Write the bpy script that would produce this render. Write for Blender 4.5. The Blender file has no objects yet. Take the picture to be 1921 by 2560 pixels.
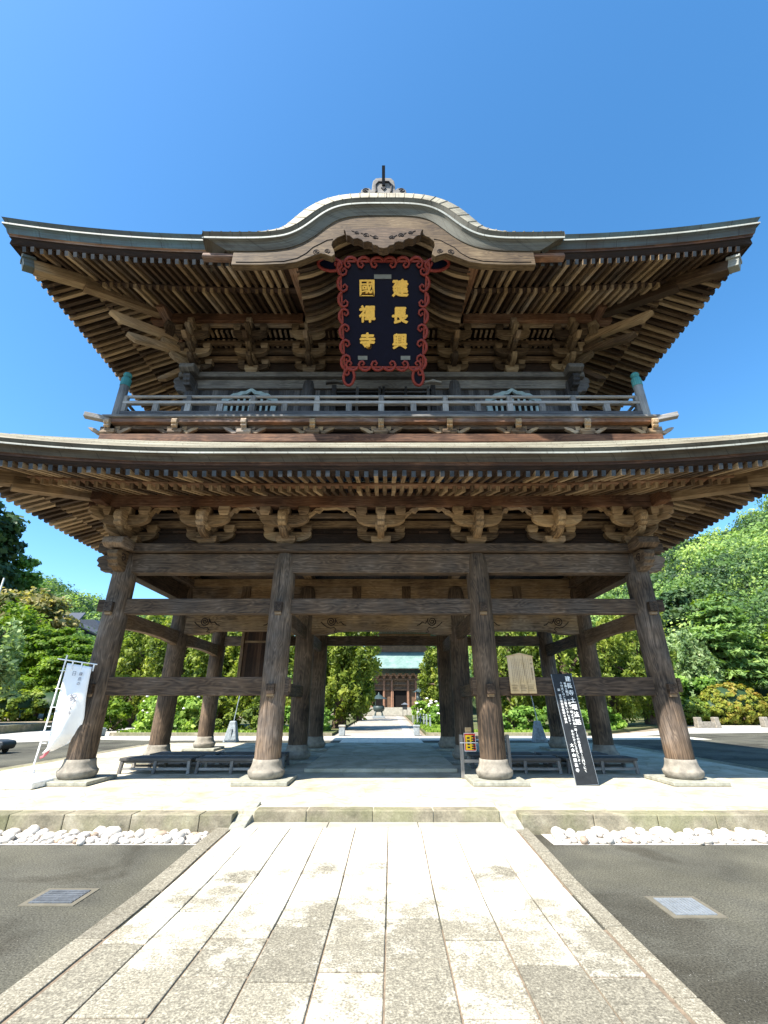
import bpy, math, random
import numpy as np
from mathutils import Vector, Matrix, Quaternion

# ------------------------------------------------------------------ camera, sky, sun, exposure
scene = bpy.context.scene
COL = scene.collection
SUN_EL, SUN_AZ = math.radians(53.0), math.radians(46.0)   # sun behind the camera, to its left
cam_d = bpy.data.cameras.new('camera')
cam_d.sensor_fit = 'HORIZONTAL'; cam_d.sensor_width = 36.0
cam_d.lens = 36.0 * 1109.8 / 1921.0
cam_d.clip_start = 0.05; cam_d.clip_end = 6000
cam = bpy.data.objects.new('camera', cam_d); COL.objects.link(cam)
cam.location = (0.073, -10.29, 1.66)
cam.rotation_euler = (math.radians(90 + 23.43), 0, 0)
scene.camera = cam
world = bpy.data.worlds.new('World'); scene.world = world; world.use_nodes = True
wn = world.node_tree.nodes; wl = world.node_tree.links
sky = wn.new('ShaderNodeTexSky'); sky.sky_type = 'NISHITA'; sky.sun_disc = False
sky.sun_elevation = SUN_EL; sky.sun_rotation = math.pi + SUN_AZ
sky.altitude = 0; sky.air_density = 1.0; sky.dust_density = 0.55; sky.ozone_density = 3.0
bg = wn['Background']; bg.inputs[1].default_value = 0.132
hs_ = wn.new('ShaderNodeHueSaturation'); hs_.inputs['Saturation'].default_value = 1.25; hs_.inputs['Hue'].default_value = .494
wl.new(sky.outputs[0], hs_.inputs['Color']); wl.new(hs_.outputs[0], bg.inputs[0])
sun_d = bpy.data.lights.new('sun', 'SUN'); sun_d.energy = 4.9; sun_d.angle = math.radians(0.5)
sun_d.color = (1.0, 0.95, 0.87)
sun = bpy.data.objects.new('sun', sun_d); COL.objects.link(sun)
to_sun = Vector((-math.sin(SUN_AZ) * math.cos(SUN_EL), -math.cos(SUN_AZ) * math.cos(SUN_EL), math.sin(SUN_EL)))
sun.rotation_euler = to_sun.to_track_quat('Z', 'Y').to_euler()
sun.location = (-20, -30, 40)
scene.view_settings.view_transform = 'Standard'; scene.view_settings.look = 'None'
scene.view_settings.exposure = 1.3; scene.view_settings.gamma = 1.0
scene.cycles.max_bounces = 8; scene.cycles.diffuse_bounces = 5; scene.cycles.transmission_bounces = 4
scene.cycles.use_denoising = True
R = random.Random(7)
NR = np.random.RandomState(11)

# ------------------------------------------------------------------ materials
def new_mat(name):
    m = bpy.data.materials.new(name); m.use_nodes = True
    nt = m.node_tree; nt.nodes.clear()
    out = nt.nodes.new('ShaderNodeOutputMaterial'); b = nt.nodes.new('ShaderNodeBsdfPrincipled')
    nt.links.new(b.outputs[0], out.inputs[0])
    return m, nt, b
def nd(nt, typ, **kw):
    n = nt.nodes.new(typ)
    for k, v in kw.items():
        if k.startswith('i_'): n.inputs[k[2:]].default_value = v
        else: setattr(n, k, v)
    return n
def lk(nt, a, b): nt.links.new(a, b)
def ramp(nt, fac, stops):
    r = nt.nodes.new('ShaderNodeValToRGB'); e = r.color_ramp.elements
    while len(e) < len(stops): e.new(0.5)
    for i, (p, c) in enumerate(stops):
        e[i].position = p; e[i].color = (c[0], c[1], c[2], 1) if not isinstance(c, (int, float)) else (c, c, c, 1)
    if fac is not None: lk(nt, fac, r.inputs[0])
    return r.outputs[0]
def mix(nt, fac, a, b, mode='MIX'):
    m = nt.nodes.new('ShaderNodeMix'); m.data_type = 'RGBA'; m.blend_type = mode
    for s, v in ((m.inputs[0], fac), (m.inputs[6], a), (m.inputs[7], b)):
        if isinstance(v, (int, float)): s.default_value = v
        elif isinstance(v, tuple): s.default_value = (v[0], v[1], v[2], 1)
        else: lk(nt, v, s)
    return m.outputs[2]
def mth(nt, op, a, b=0.0, c=None):
    m = nt.nodes.new('ShaderNodeMath'); m.operation = op
    for i, v in enumerate((a, b) if c is None else (a, b, c)):
        if isinstance(v, (int, float)): m.inputs[i].default_value = v
        else: lk(nt, v, m.inputs[i])
    return m.outputs[0]
def noise(nt, vec, scale, detail=4, rough=.55, dist=0.0):
    n = nd(nt, 'ShaderNodeTexNoise'); n.inputs['Scale'].default_value = scale
    n.inputs['Detail'].default_value = detail; n.inputs['Roughness'].default_value = rough
    n.inputs['Distortion'].default_value = dist
    if vec is not None: lk(nt, vec, n.inputs['Vector'])
    return n.outputs[0]
def mapping(nt, vec, scale):
    m = nt.nodes.new('ShaderNodeMapping'); m.inputs['Scale'].default_value = scale
    lk(nt, vec, m.inputs['Vector']); return m.outputs[0]
def objco(nt): return nd(nt, 'ShaderNodeNewGeometry').outputs['Position']
def bump(nt, b, h, strength=.3, dist=.01):
    n = nd(nt, 'ShaderNodeBump'); n.inputs['Strength'].default_value = strength; n.inputs['Distance'].default_value = dist
    lk(nt, h, n.inputs['Height']); lk(nt, n.outputs[0], b.inputs['Normal'])
def tone(nt):
    return nd(nt, 'ShaderNodeAttribute', attribute_name='tone').outputs['Fac']

def wood(name, dark, mid, light, rough=.75, patch=.5, ringy=.6, tvar=.6):
    m, nt, b = new_mat(name)
    uv = nd(nt, 'ShaderNodeUVMap', uv_map='UVMap').outputs[0]
    t = tone(nt)
    fib = noise(nt, mapping(nt, uv, (1.3, 26, 1)), 1.0, 6, .65)
    ringv = mapping(nt, uv, (.55, 3.2, 1))
    r0 = noise(nt, ringv, 1.6, 2, .45, .4)
    ring = mth(nt, 'FRACT', mth(nt, 'MULTIPLY', r0, 11.0))
    ring = mth(nt, 'ABSOLUTE', mth(nt, 'SUBTRACT', ring, .5))
    crack = noise(nt, mapping(nt, uv, (.7, 42, 1)), 1.0, 2, .5)
    crack = ramp(nt, crack, [(.0, 0), (.63, 0), (.70, 1)])
    big = noise(nt, objco(nt), 1.1, 4, .6)
    f = mth(nt, 'ADD', mth(nt, 'MULTIPLY', fib, .75), mth(nt, 'MULTIPLY', ring, ringy * .55))
    f = mth(nt, 'ADD', f, mth(nt, 'MULTIPLY', mth(nt, 'SUBTRACT', big, .5), patch))
    f = mth(nt, 'ADD', f, mth(nt, 'MULTIPLY', mth(nt, 'SUBTRACT', t, .5), tvar))
    c = ramp(nt, f, [(.22, dark), (.5, mid), (.82, light)])
    rnd = nd(nt, 'ShaderNodeObjectInfo').outputs['Random']
    bw = nd(nt, 'ShaderNodeRGBToBW'); lk(nt, c, bw.inputs[0])
    grey = nd(nt, 'ShaderNodeCombineColor'); 
    for i_ in range(3): lk(nt, bw.outputs[0], grey.inputs[i_])
    blot = ramp(nt, noise(nt, objco(nt), .8, 5, .65), [(.4, 0), (.62, 1)])
    c = mix(nt, mth(nt, 'MULTIPLY', mth(nt, 'MULTIPLY', rnd, blot), .55), c, grey.outputs[0])
    c = mix(nt, 1.0, c, ramp(nt, rnd, [(0, .82), (1, 1.18)]), 'MULTIPLY')
    stain = noise(nt, mapping(nt, uv, (.35, 1.6, 1)), 1.0, 5, .7)
    c = mix(nt, ramp(nt, stain, [(.56, 0), (.72, .55)]), c, tuple(x * .8 for x in dark))
    c = mix(nt, mth(nt, 'MULTIPLY', crack, .75), c, tuple(x * .25 for x in dark))
    lk(nt, c, b.inputs['Base Color'])
    b.inputs['Roughness'].default_value = rough
    b.inputs['Specular IOR Level'].default_value = .3
    h = mth(nt, 'SUBTRACT', mth(nt, 'ADD', fib, mth(nt, 'MULTIPLY', ring, .4)), crack)
    bump(nt, b, h, .45, .012)
    return m

M = {}
M['column'] = wood('weathered_column_wood', (0.025, 0.017, 0.011), (0.121, 0.080, 0.050), (0.315, 0.213, 0.133), patch=.8, ringy=.6, tvar=.3)
M['beam'] = wood('weathered_beam_wood', (0.027, 0.016, 0.009), (0.097, 0.061, 0.036), (0.242, 0.161, 0.099), patch=.55, ringy=.75)
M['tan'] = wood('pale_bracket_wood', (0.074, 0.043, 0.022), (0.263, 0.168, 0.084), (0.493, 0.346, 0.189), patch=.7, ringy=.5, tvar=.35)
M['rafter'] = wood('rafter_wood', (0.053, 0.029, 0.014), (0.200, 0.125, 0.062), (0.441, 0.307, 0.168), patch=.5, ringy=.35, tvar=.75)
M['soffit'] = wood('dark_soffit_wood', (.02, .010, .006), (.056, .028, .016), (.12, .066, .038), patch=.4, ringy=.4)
M['bracket_dark'] = wood('dark_bracket_wood', (.045, .027, .014), (.17, .113, .058), (.36, .265, .15), patch=.7, ringy=.5, tvar=.5)  # darker variant of the bracket wood, for upper brackets and bargeboard
M['red'] = wood('reddish_board_wood', (0.063, 0.026, 0.012), (0.189, 0.088, 0.043), (0.378, 0.216, 0.120), patch=.9, ringy=.5)
M['grey'] = wood('grey_wood', (.09, .085, .08), (.21, .195, .175), (.36, .335, .30), patch=.6, ringy=.5)
M['darkgrey'] = wood('dark_upper_wood', (.025, .024, .026), (.07, .067, .07), (.15, .145, .145), patch=.5, ringy=.4)

def copper(name, a, bcol, c, streak=1.0):
    m, nt, b = new_mat(name)
    uv = nd(nt, 'ShaderNodeUVMap', uv_map='UVMap').outputs[0]
    n1 = noise(nt, mapping(nt, uv, (.7, 30, 1)), 1.0, 4, .6)
    n2 = noise(nt, objco(nt), .9, 5, .65)
    f = mth(nt, 'ADD', mth(nt, 'MULTIPLY', n1, .6), mth(nt, 'MULTIPLY', n2, .5)); f = mth(nt, 'ADD', f, mth(nt, 'MULTIPLY', mth(nt, 'SUBTRACT', tone(nt), .5), .2))
    col = ramp(nt, f, [(.36, a), (.55, bcol), (.72, c)])
    sx = nd(nt, 'ShaderNodeSeparateXYZ'); lk(nt, uv, sx.inputs[0])
    seam = mth(nt, 'LESS_THAN', mth(nt, 'FRACT', mth(nt, 'MULTIPLY', sx.outputs[0], 1.35)), .022)
    n3 = noise(nt, mapping(nt, uv, (14, .5, 1)), 1.0, 3, .6)
    col = mix(nt, ramp(nt, n3, [(.55, 0), (.72, .45)]), col, tuple(x * .5 for x in a))
    col = mix(nt, mth(nt, 'MULTIPLY', seam, .6), col, tuple(x * .4 for x in a))
    lk(nt, col, b.inputs['Base Color']); b.inputs['Roughness'].default_value = .7; b.inputs['Specular IOR Level'].default_value = .25
    bump(nt, b, n1, .25, .006)
    return m
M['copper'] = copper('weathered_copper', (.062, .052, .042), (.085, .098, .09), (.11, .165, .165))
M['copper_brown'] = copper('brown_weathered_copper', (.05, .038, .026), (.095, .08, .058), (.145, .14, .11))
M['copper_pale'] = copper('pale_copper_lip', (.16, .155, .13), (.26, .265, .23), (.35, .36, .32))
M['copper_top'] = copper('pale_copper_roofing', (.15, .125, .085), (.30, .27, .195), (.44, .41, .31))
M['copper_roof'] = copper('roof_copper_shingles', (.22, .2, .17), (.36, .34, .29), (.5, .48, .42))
M['verdigris'] = copper('green_verdigris_copper', (.03, .13, .14), (.05, .23, .23), (.12, .34, .32))
M['hallroof'] = copper('bright_green_copper_roof', (.08, .15, .135), (.16, .25, .225), (.30, .38, .34))

def plain(name, col, rough=.6, spec=.4, var=.15, scale=8.0, metal=0.0, bmp=.0):
    m, nt, b = new_mat(name)
    n = noise(nt, objco(nt), scale, 5, .6)
    c = ramp(nt, n, [(.3, tuple(x * (1 - var) for x in col)), (.7, tuple(min(1, x * (1 + var)) for x in col))])
    lk(nt, c, b.inputs['Base Color']); b.inputs['Roughness'].default_value = rough
    b.inputs['Specular IOR Level'].default_value = spec; b.inputs['Metallic'].default_value = metal
    if bmp: bump(nt, b, n, bmp, .01)
    return m
M['lacquer_black'] = plain('deep_blue_black_lacquer', (.003, .004, .015), .4, .15)
M['lacquer_red'] = plain('faded_red_lacquer', (.20, .026, .018), .5, .35, .25, 14)
M['gold'] = plain('gold_leaf', (.84, .49, .08), .45, .5, .15, 30, 0)
M['tag'] = plain('grey_metal_plate', (.16, .17, .16), .5)
M['black_paint'] = plain('faded_black_paint', (.016, .018, .02), .55, .3, .35, 9)
M['white_paint'] = plain('white_paint', (.8, .8, .77), .6)
M['cloth'] = plain('white_cloth', (.82, .82, .82), .9, .1, .03)
M['ink'] = plain('grey_print', (.10, .10, .13), .9, .1)
M['paleboard'] = wood('pale_cedar_board', (.46, .31, .15), (.60, .42, .215), (.68, .49, .27), patch=.2, ringy=.2, tvar=.1)
M['brown_ink'] = plain('brown_ink', (.13, .08, .04), .9, .1)
M['red_plastic'] = plain('red_sign', (.62, .035, .02), .5)
M['yellow_plastic'] = plain('yellow_sign', (.85, .55, .01), .5)
M['white_plastic'] = plain('white_plastic', (.82, .82, .8), .45)
M['iron'] = plain('blackened_iron', (.025, .028, .03), .5, .5, .3, 20)
M['bronze'] = plain('dark_green_bronze', (.035, .055, .05), .5, .5, .3, 20)
M['galv'] = plain('galvanised_steel', (.42, .45, .47), .45, .5, .2, 12, .6)
M['darkhole'] = plain('dark_drain', (.01, .01, .01), .9)
M['stone'] = plain('weathered_base_stone', (.235, .21, .17), .85, .25, .35, 7, 0, .35)
M['plinth'] = plain('grey_green_stone', (.30, .295, .24), .88, .25, .3, 9, 0, .4)
M['greystone'] = plain('blue_grey_stone', (.27, .30, .31), .85, .25, .3, 9, 0, .4)
M['pebble'] = plain('white_river_pebble', (.52, .48, .42), .75, .3, .3, 9)
M['plaster'] = plain('pale_plaster', (.75, .73, .68), .9)
M['slate'] = plain('grey_roof_tile', (.20, .22, .26), .55, .4, .25, 20)
M['dark_in'] = plain('dark_interior', (.012, .01, .009), .9, .1)
M['hallwood'] = plain('brown_hall_timber', (.15, .09, .055), .75, .2, .35, 3)
M['hallpillar'] = plain('ruddy_hall_pillar', (.25, .135, .085), .75, .2, .3, 5)
M['hallstone'] = plain('pale_hall_stone', (.36, .335, .27), .85, .2, .2, 3)
M['bark'] = plain('tree_bark', (.10, .07, .05), .9, .15, .4, 10, 0, .8)
M['rubber'] = plain('black_rubber', (.02, .02, .022), .7)
M['rafter_end'] = plain('dark_rafter_ends', (.05, .055, .06), .7, .3, .5, 6)
M['jointsoil'] = plain('brown_joint_mortar', (.20, .155, .11), .95, .1, .3, 20)
M['pebble_tan'] = plain('tan_river_pebble', (.34, .26, .19), .75, .3, .3, 9)

def m_ground(name, c1, c2, sc=6.0, fine=90.0, famt=.35, rough=.92, bmp=.3):
    m, nt, b = new_mat(name); P = objco(nt)
    n1 = noise(nt, P, sc * .12, 4, .6); n2 = noise(nt, P, fine, 3, .7)
    c = ramp(nt, n1, [(.32, c1), (.68, c2)])
    f = ramp(nt, n2, [(.3, 1 - famt), (.7, 1 + famt * .6)])
    c = mix(nt, 1.0, c, f, 'MULTIPLY')
    lk(nt, c, b.inputs['Base Color']); b.inputs['Roughness'].default_value = rough
    b.inputs['Specular IOR Level'].default_value = .2
    bump(nt, b, n2, bmp, .006)
    return m, nt, b
M['asphalt'] = m_ground('asphalt', (.062, .060, .055), (.088, .085, .078), 5, 130, .6)[0]
# sparkling aggregate on asphalt
def asphalt2():
    m, nt, b = m_ground('fresh_asphalt', (.072, .069, .053), (.125, .119, .092), 6, 62, .75)
    v = nd(nt, 'ShaderNodeTexVoronoi'); v.inputs['Scale'].default_value = 45
    lk(nt, objco(nt), v.inputs['Vector'])
    sp = ramp(nt, v.outputs['Distance'], [(.0, 1), (.085, 1), (.12, 0)])
    old = b.inputs['Base Color'].links[0].from_socket
    n3 = noise(nt, objco(nt), 7, 2)
    sp = mth(nt, 'MULTIPLY', sp, ramp(nt, n3, [(.5, 0), (.62, 1)]))
    st = noise(nt, objco(nt), .55, 5, .55, .6)
    old = mix(nt, 1.0, old, ramp(nt, st, [(.40, (.62, .6, .57)), (.47, (.95, .95, .95)), (.6, (1.12, 1.11, 1.06))]), 'MULTIPLY')
    lk(nt, mix(nt, sp, old, (.42, .40, .36)), b.inputs['Base Color'])
    return m
M['asphalt'] = asphalt2()
M['concrete'] = m_ground('pale_pavement', (.38, .355, .31), (.50, .47, .415), 5, 40, .15)[0]
M['earth'] = m_ground('bare_earth', (.20, .16, .11), (.34, .28, .2), 3, 25, .4)[0]
M['gravel'] = m_ground('avenue_gravel', (.30, .27, .22), (.44, .40, .34), 3, 60, .45)[0]
M['hillsoil'] = m_ground('wooded_slope', (.02, .035, .01), (.04, .06, .02), 3, 25, .4)[0]
M['moss'] = m_ground('moss_earth', (.07, .10, .03), (.16, .15, .07), 3, 25, .5)[0]

def m_flag():
    m, nt, b = new_mat('platform_flagstone'); P = objco(nt)
    w = noise(nt, P, 1.3, 2, .5)
    wv = nd(nt, 'ShaderNodeVectorMath', operation='ADD'); lk(nt, P, wv.inputs[0])
    nv = nd(nt, 'ShaderNodeTexNoise'); nv.inputs['Scale'].default_value = 1.2; lk(nt, P, nv.inputs['Vector'])
    s = nd(nt, 'ShaderNodeVectorMath', operation='SCALE'); lk(nt, nv.outputs['Color'], s.inputs[0]); s.inputs['Scale'].default_value = .35
    lk(nt, s.outputs[0], wv.inputs[1])
    v = nd(nt, 'ShaderNodeTexVoronoi', feature='DISTANCE_TO_EDGE'); v.inputs['Scale'].default_value = 1.35
    lk(nt, wv.outputs[0], v.inputs['Vector'])
    v2 = nd(nt, 'ShaderNodeTexVoronoi'); v2.inputs['Scale'].default_value = 1.35; lk(nt, wv.outputs[0], v2.inputs['Vector'])
    j = ramp(nt, v.outputs['Distance'], [(.0, 1), (.012, .9), (.03, 0)])
    n1 = noise(nt, P, 2.2, 5, .65); n2 = noise(nt, P, 60, 4, .7)
    c = ramp(nt, n1, [(.3, (.36, .31, .21)), (.5, (.51, .455, .335)), (.7, (.61, .555, .435))])
    c = mix(nt, .35, c, mix(nt, 1.0, c, ramp(nt, v2.outputs['Color'], [(.2, .62), (.8, 1.15)]), 'MULTIPLY'))
    c = mix(nt, 1.0, c, ramp(nt, n2, [(.3, .86), (.7, 1.08)]), 'MULTIPLY')
    c = mix(nt, mth(nt, 'MULTIPLY', mth(nt, 'MULTIPLY', j, ramp(nt, n1, [(.42, .9), (.6, .15)])), .5), c, (.30, .26, .17))
    lk(nt, c, b.inputs['Base Color']); b.inputs['Roughness'].default_value = .9; b.inputs['Specular IOR Level'].default_value = .2
    bump(nt, b, mth(nt, 'SUBTRACT', mth(nt, 'MULTIPLY', n2, .3), j), .35, .012)
    return m
M['flag'] = m_flag()

def m_granite(name, grey1, grey2, white, worn_lit=True):
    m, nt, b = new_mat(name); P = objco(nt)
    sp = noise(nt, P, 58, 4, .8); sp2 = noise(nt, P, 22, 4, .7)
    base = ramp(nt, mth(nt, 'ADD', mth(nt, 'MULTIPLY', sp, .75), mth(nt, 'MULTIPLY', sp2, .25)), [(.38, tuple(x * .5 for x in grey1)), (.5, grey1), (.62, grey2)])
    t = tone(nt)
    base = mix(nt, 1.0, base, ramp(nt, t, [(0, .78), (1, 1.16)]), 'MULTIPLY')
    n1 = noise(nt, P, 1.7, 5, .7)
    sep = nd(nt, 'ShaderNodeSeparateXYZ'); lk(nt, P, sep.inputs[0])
    g = nd(nt, 'ShaderNodeMapRange'); g.inputs[1].default_value = -6.2; g.inputs[2].default_value = -3.3; g.inputs[3].default_value = -.07; g.inputs[4].default_value = .30  # whitens slabs towards the platform: overexposed sunlight painted into the stone colour
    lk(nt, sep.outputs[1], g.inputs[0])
    f = mth(nt, 'ADD', n1, g.outputs[0]) if worn_lit else n1
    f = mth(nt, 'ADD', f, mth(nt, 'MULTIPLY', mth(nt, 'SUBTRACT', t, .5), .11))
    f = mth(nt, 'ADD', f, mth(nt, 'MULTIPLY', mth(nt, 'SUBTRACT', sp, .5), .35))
    c = mix(nt, ramp(nt, f, [(.47, 0), (.68, .92 if worn_lit else .12)]), base, white)
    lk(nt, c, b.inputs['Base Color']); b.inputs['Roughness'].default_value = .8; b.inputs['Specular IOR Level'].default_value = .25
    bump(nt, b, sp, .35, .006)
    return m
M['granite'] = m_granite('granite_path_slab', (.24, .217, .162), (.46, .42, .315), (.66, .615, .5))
M['kerbgranite'] = m_granite('granite_edge_strip', (.2, .178, .13), (.38, .35, .268), (.46, .43, .35), False)
M['kerbstone'] = None
def m_kerb():
    m, nt, b = new_mat('mossy_kerb_stone'); P = objco(nt); t = tone(nt)
    n1 = noise(nt, P, 4, 6, .7); n2 = noise(nt, P, 40, 4, .7); n3 = noise(nt, P, 1.4, 3, .6)
    c = ramp(nt, n1, [(.3, (.14, .125, .088)), (.55, (.275, .24, .17)), (.75, (.42, .38, .28))])
    c = mix(nt, ramp(nt, n3, [(.42, 0), (.62, .55)]), c, (.19, .195, .095))
    c = mix(nt, 1.0, c, ramp(nt, t, [(0, .78), (1, 1.2)]), 'MULTIPLY')
    c = mix(nt, 1.0, c, ramp(nt, n2, [(.3, .8), (.7, 1.15)]), 'MULTIPLY')
    lk(nt, c, b.inputs['Base Color']); b.inputs['Roughness'].default_value = .92; b.inputs['Specular IOR Level'].default_value = .2
    bump(nt, b, n2, .5, .012)
    return m
M['kerbstone'] = m_kerb()

def leafmat(name, c1, c2, c3, transl=.35):
    m = bpy.data.materials.new(name); m.use_nodes = True; nt = m.node_tree; nt.nodes.clear()
    out = nd(nt, 'ShaderNodeOutputMaterial'); b = nd(nt, 'ShaderNodeBsdfPrincipled'); tr = nd(nt, 'ShaderNodeBsdfTranslucent')
    mx = nd(nt, 'ShaderNodeMixShader'); mx.inputs[0].default_value = transl
    c = ramp(nt, tone(nt), [(0, c1), (.5, c2), (1, c3)])
    lk(nt, c, b.inputs['Base Color']); b.inputs['Roughness'].default_value = .55; b.inputs['Specular IOR Level'].default_value = .25
    lk(nt, mix(nt, 1.0, c, (1.5, 1.6, .7), 'MULTIPLY'), tr.inputs[0])
    lk(nt, b.outputs[0], mx.inputs[1]); lk(nt, tr.outputs[0], mx.inputs[2]); lk(nt, mx.outputs[0], out.inputs[0])
    return m
M['lf_jun'] = leafmat('juniper_needles', (0.056, 0.089, 0.019), (0.162, 0.218, 0.032), (0.341, 0.373, 0.065))
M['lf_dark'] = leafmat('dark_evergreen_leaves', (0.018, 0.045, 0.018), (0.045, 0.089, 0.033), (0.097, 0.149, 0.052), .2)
M['lf_mid'] = leafmat('broadleaf_green', (0.061, 0.128, 0.022), (0.150, 0.274, 0.046), (0.301, 0.437, 0.082))
M['lf_bright'] = leafmat('bright_maple_green', (.045, .095, .008), (.12, .20, .018), (.25, .34, .04), .4)
M['lf_willow'] = leafmat('grey_green_willow', (0.092, 0.155, 0.063), (0.219, 0.311, 0.128), (0.437, 0.529, 0.274))
M['lf_pine'] = leafmat('pine_needles', (0.065, 0.128, 0.039), (0.161, 0.264, 0.078), (0.301, 0.412, 0.117))
M['lf_tan'] = leafmat('blooming_chinquapin', (0.068, 0.095, 0.027), (0.230, 0.216, 0.081), (0.567, 0.459, 0.216))
M['lf_hedge'] = leafmat('hedge_leaves', (0.045, 0.089, 0.013), (0.143, 0.211, 0.029), (0.356, 0.406, 0.049))
M['lf_azalea'] = leafmat('azalea_leaves', (.10, .14, .02), (.24, .27, .035), (.36, .25, .055))
M['lf_hyd'] = leafmat('hydrangea_leaves', (0.095, 0.176, 0.027), (0.216, 0.338, 0.054), (0.405, 0.513, 0.108))
M['petal'] = plain('pale_hydrangea_bloom', (.72, .68, .70), .8, .1, .15, 12)
M['lf_hill'] = leafmat('hillside_foliage', (0.074, 0.143, 0.041), (0.182, 0.294, 0.071), (0.365, 0.467, 0.121))
M['lf_hill_dark'] = leafmat('hillside_evergreens', (.03, .06, .025), (.06, .115, .045), (.12, .19, .075))
M['lf_grass'] = leafmat('grass_blades', (0.095, 0.176, 0.020), (0.203, 0.311, 0.041), (0.351, 0.446, 0.081))

# ------------------------------------------------------------------ mesh builder
class MB:
    def __init__(s): s.v = []; s.f = []; s.uv = []; s.t = []; s.m = []; s.sm = []
    def quad(s, pts, uvs, t, mi=0, smooth=False):
        n = len(s.v); s.v += [tuple(p) for p in pts]; s.f.append(tuple(range(n, n + len(pts)))); s.uv += list(uvs); s.t.append(t); s.m.append(mi); s.sm.append(smooth)
    def add(s, vs, fs, uvs, t, mi=0, smooth=False):
        n = len(s.v); s.v += [tuple(p) for p in vs]
        for f, u in zip(fs, uvs):
            s.f.append(tuple(n + i for i in f)); s.uv += list(u); s.t.append(t); s.m.append(mi); s.sm.append(smooth)
    def box(s, x0, x1, y0, y1, z0, z1, ax=None, t=None, mi=0, taper=None, M4=None):
        """axis aligned box; grain along ax; taper=(k, zs): bottom part below z0+zs shrinks by k"""
        if t is None: t = R.random()
        d = (x1 - x0, y1 - y0, z1 - z0)
        if ax is None: ax = max(range(3), key=lambda i: d[i])
        cx, cy = (x0 + x1) / 2, (y0 + y1) / 2
        rings = []
        if taper:
            k, zs = taper
            rings = [(z0, k), (z0 + zs, 1), (z1, 1)]
        else: rings = [(z0, 1), (z1, 1)]
        vs = []
        for z, k in rings:
            hx, hy = (x1 - x0) / 2 * k, (y1 - y0) / 2 * k
            vs += [(cx - hx, cy - hy, z), (cx + hx, cy - hy, z), (cx + hx, cy + hy, z), (cx - hx, cy + hy, z)]
        fs = [(3, 2, 1, 0)]
        for i in range(len(rings) - 1):
            a = 4 * i
            for j in range(4): fs.append((a + j, a + (j + 1) % 4, a + 4 + (j + 1) % 4, a + 4 + j))
        a = 4 * (len(rings) - 1); fs.append((a, a + 1, a + 2, a + 3))
        s.poly(vs, fs, ax, t, mi, M4)
    def poly(s, vs, fs, ax, t, mi=0, M4=None, smooth=False):
        ou, ov = R.random() * 37, R.random() * 37
        uvs = []
        for f in fs:
            n = Vector((0, 0, 0)); P = [Vector(vs[i]) for i in f]
            for i in range(len(P)): n += P[i].cross(P[(i + 1) % len(P)])
            na = max(range(3), key=lambda i: abs(n[i]))
            if na == ax: a1, a2 = [i for i in range(3) if i != ax]; uvs.append([(p[a1] * 9 + ou, p[a2] + ov) for p in P])
            else:
                o = [i for i in range(3) if i not in (ax, na)][0]
                uvs.append([(p[ax] + ou, p[o] + ov + na * 5) for p in P])
        if M4 is not None: vs = [M4 @ Vector(p) for p in vs]
        s.add(vs, fs, uvs, t, mi, smooth)
    def beam(s, p0, p1, w, h, t=None, mi=0, h1=None, w1=None, endmi=None):
        """square timber between two points; its top face stays upward"""
        p0, p1 = Vector(p0), Vector(p1); d = p1 - p0; L = d.length; d.normalize()
        up = Vector((0, 0, 1)) if abs(d.z) < .95 else Vector((0, 1, 0))
        r = d.cross(up).normalized(); u = r.cross(d)
        if t is None: t = R.random()
        h1 = h if h1 is None else h1; w1 = w if w1 is None else w1
        vs = [p0 - r * w / 2 - u * h / 2, p0 + r * w / 2 - u * h / 2, p0 + r * w / 2 + u * h / 2, p0 - r * w / 2 + u * h / 2,
              p1 - r * w1 / 2 - u * h1 / 2, p1 + r * w1 / 2 - u * h1 / 2, p1 + r * w1 / 2 + u * h1 / 2, p1 - r * w1 / 2 + u * h1 / 2]
        ou, ov = R.random() * 37, R.random() * 37
        fs = [(0, 1, 2, 3), (7, 6, 5, 4)]; uvs = [[(ou, ov), (ou, ov + w), (ou + h, ov + w), (ou + h, ov)]] * 2
        for j, q in enumerate((w, h, w, h)):
            k = (j + 1) % 4; fs.append((j, 4 + j, 4 + k, k)); o = ov + j * 3
            uvs.append([(ou, o), (ou + L, o), (ou + L, o + q), (ou, o + q)])
        s.add(vs, fs, uvs, t, mi)
        if endmi is not None: s.m[-5] = endmi
    def prism(s, pts, a0, a1, plane='XZ', ax=0, t=None, mi=0, M4=None, smooth=False):
        """2-D outline extruded between a0 and a1 along the missing axis"""
        if t is None: t = R.random()
        n = len(pts)
        def P(p, a):
            if plane == 'XZ': return (p[0], a, p[1])
            if plane == 'YZ': return (a, p[0], p[1])
            return (p[0], p[1], a)
        vs = [P(p, a0) for p in pts] + [P(p, a1) for p in pts]
        area = sum(pts[i][0] * pts[(i + 1) % n][1] - pts[(i + 1) % n][0] * pts[i][1] for i in range(n))
        flip = (area > 0) != (plane == 'XZ') 
        fs = [tuple(range(n)), tuple(range(2 * n - 1, n - 1, -1))] + [(i, n + i, n + (i + 1) % n, (i + 1) % n) for i in range(n)]
        if flip: fs = [tuple(reversed(f)) for f in fs]
        s.poly(vs, fs, ax, t, mi, M4, smooth)
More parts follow.
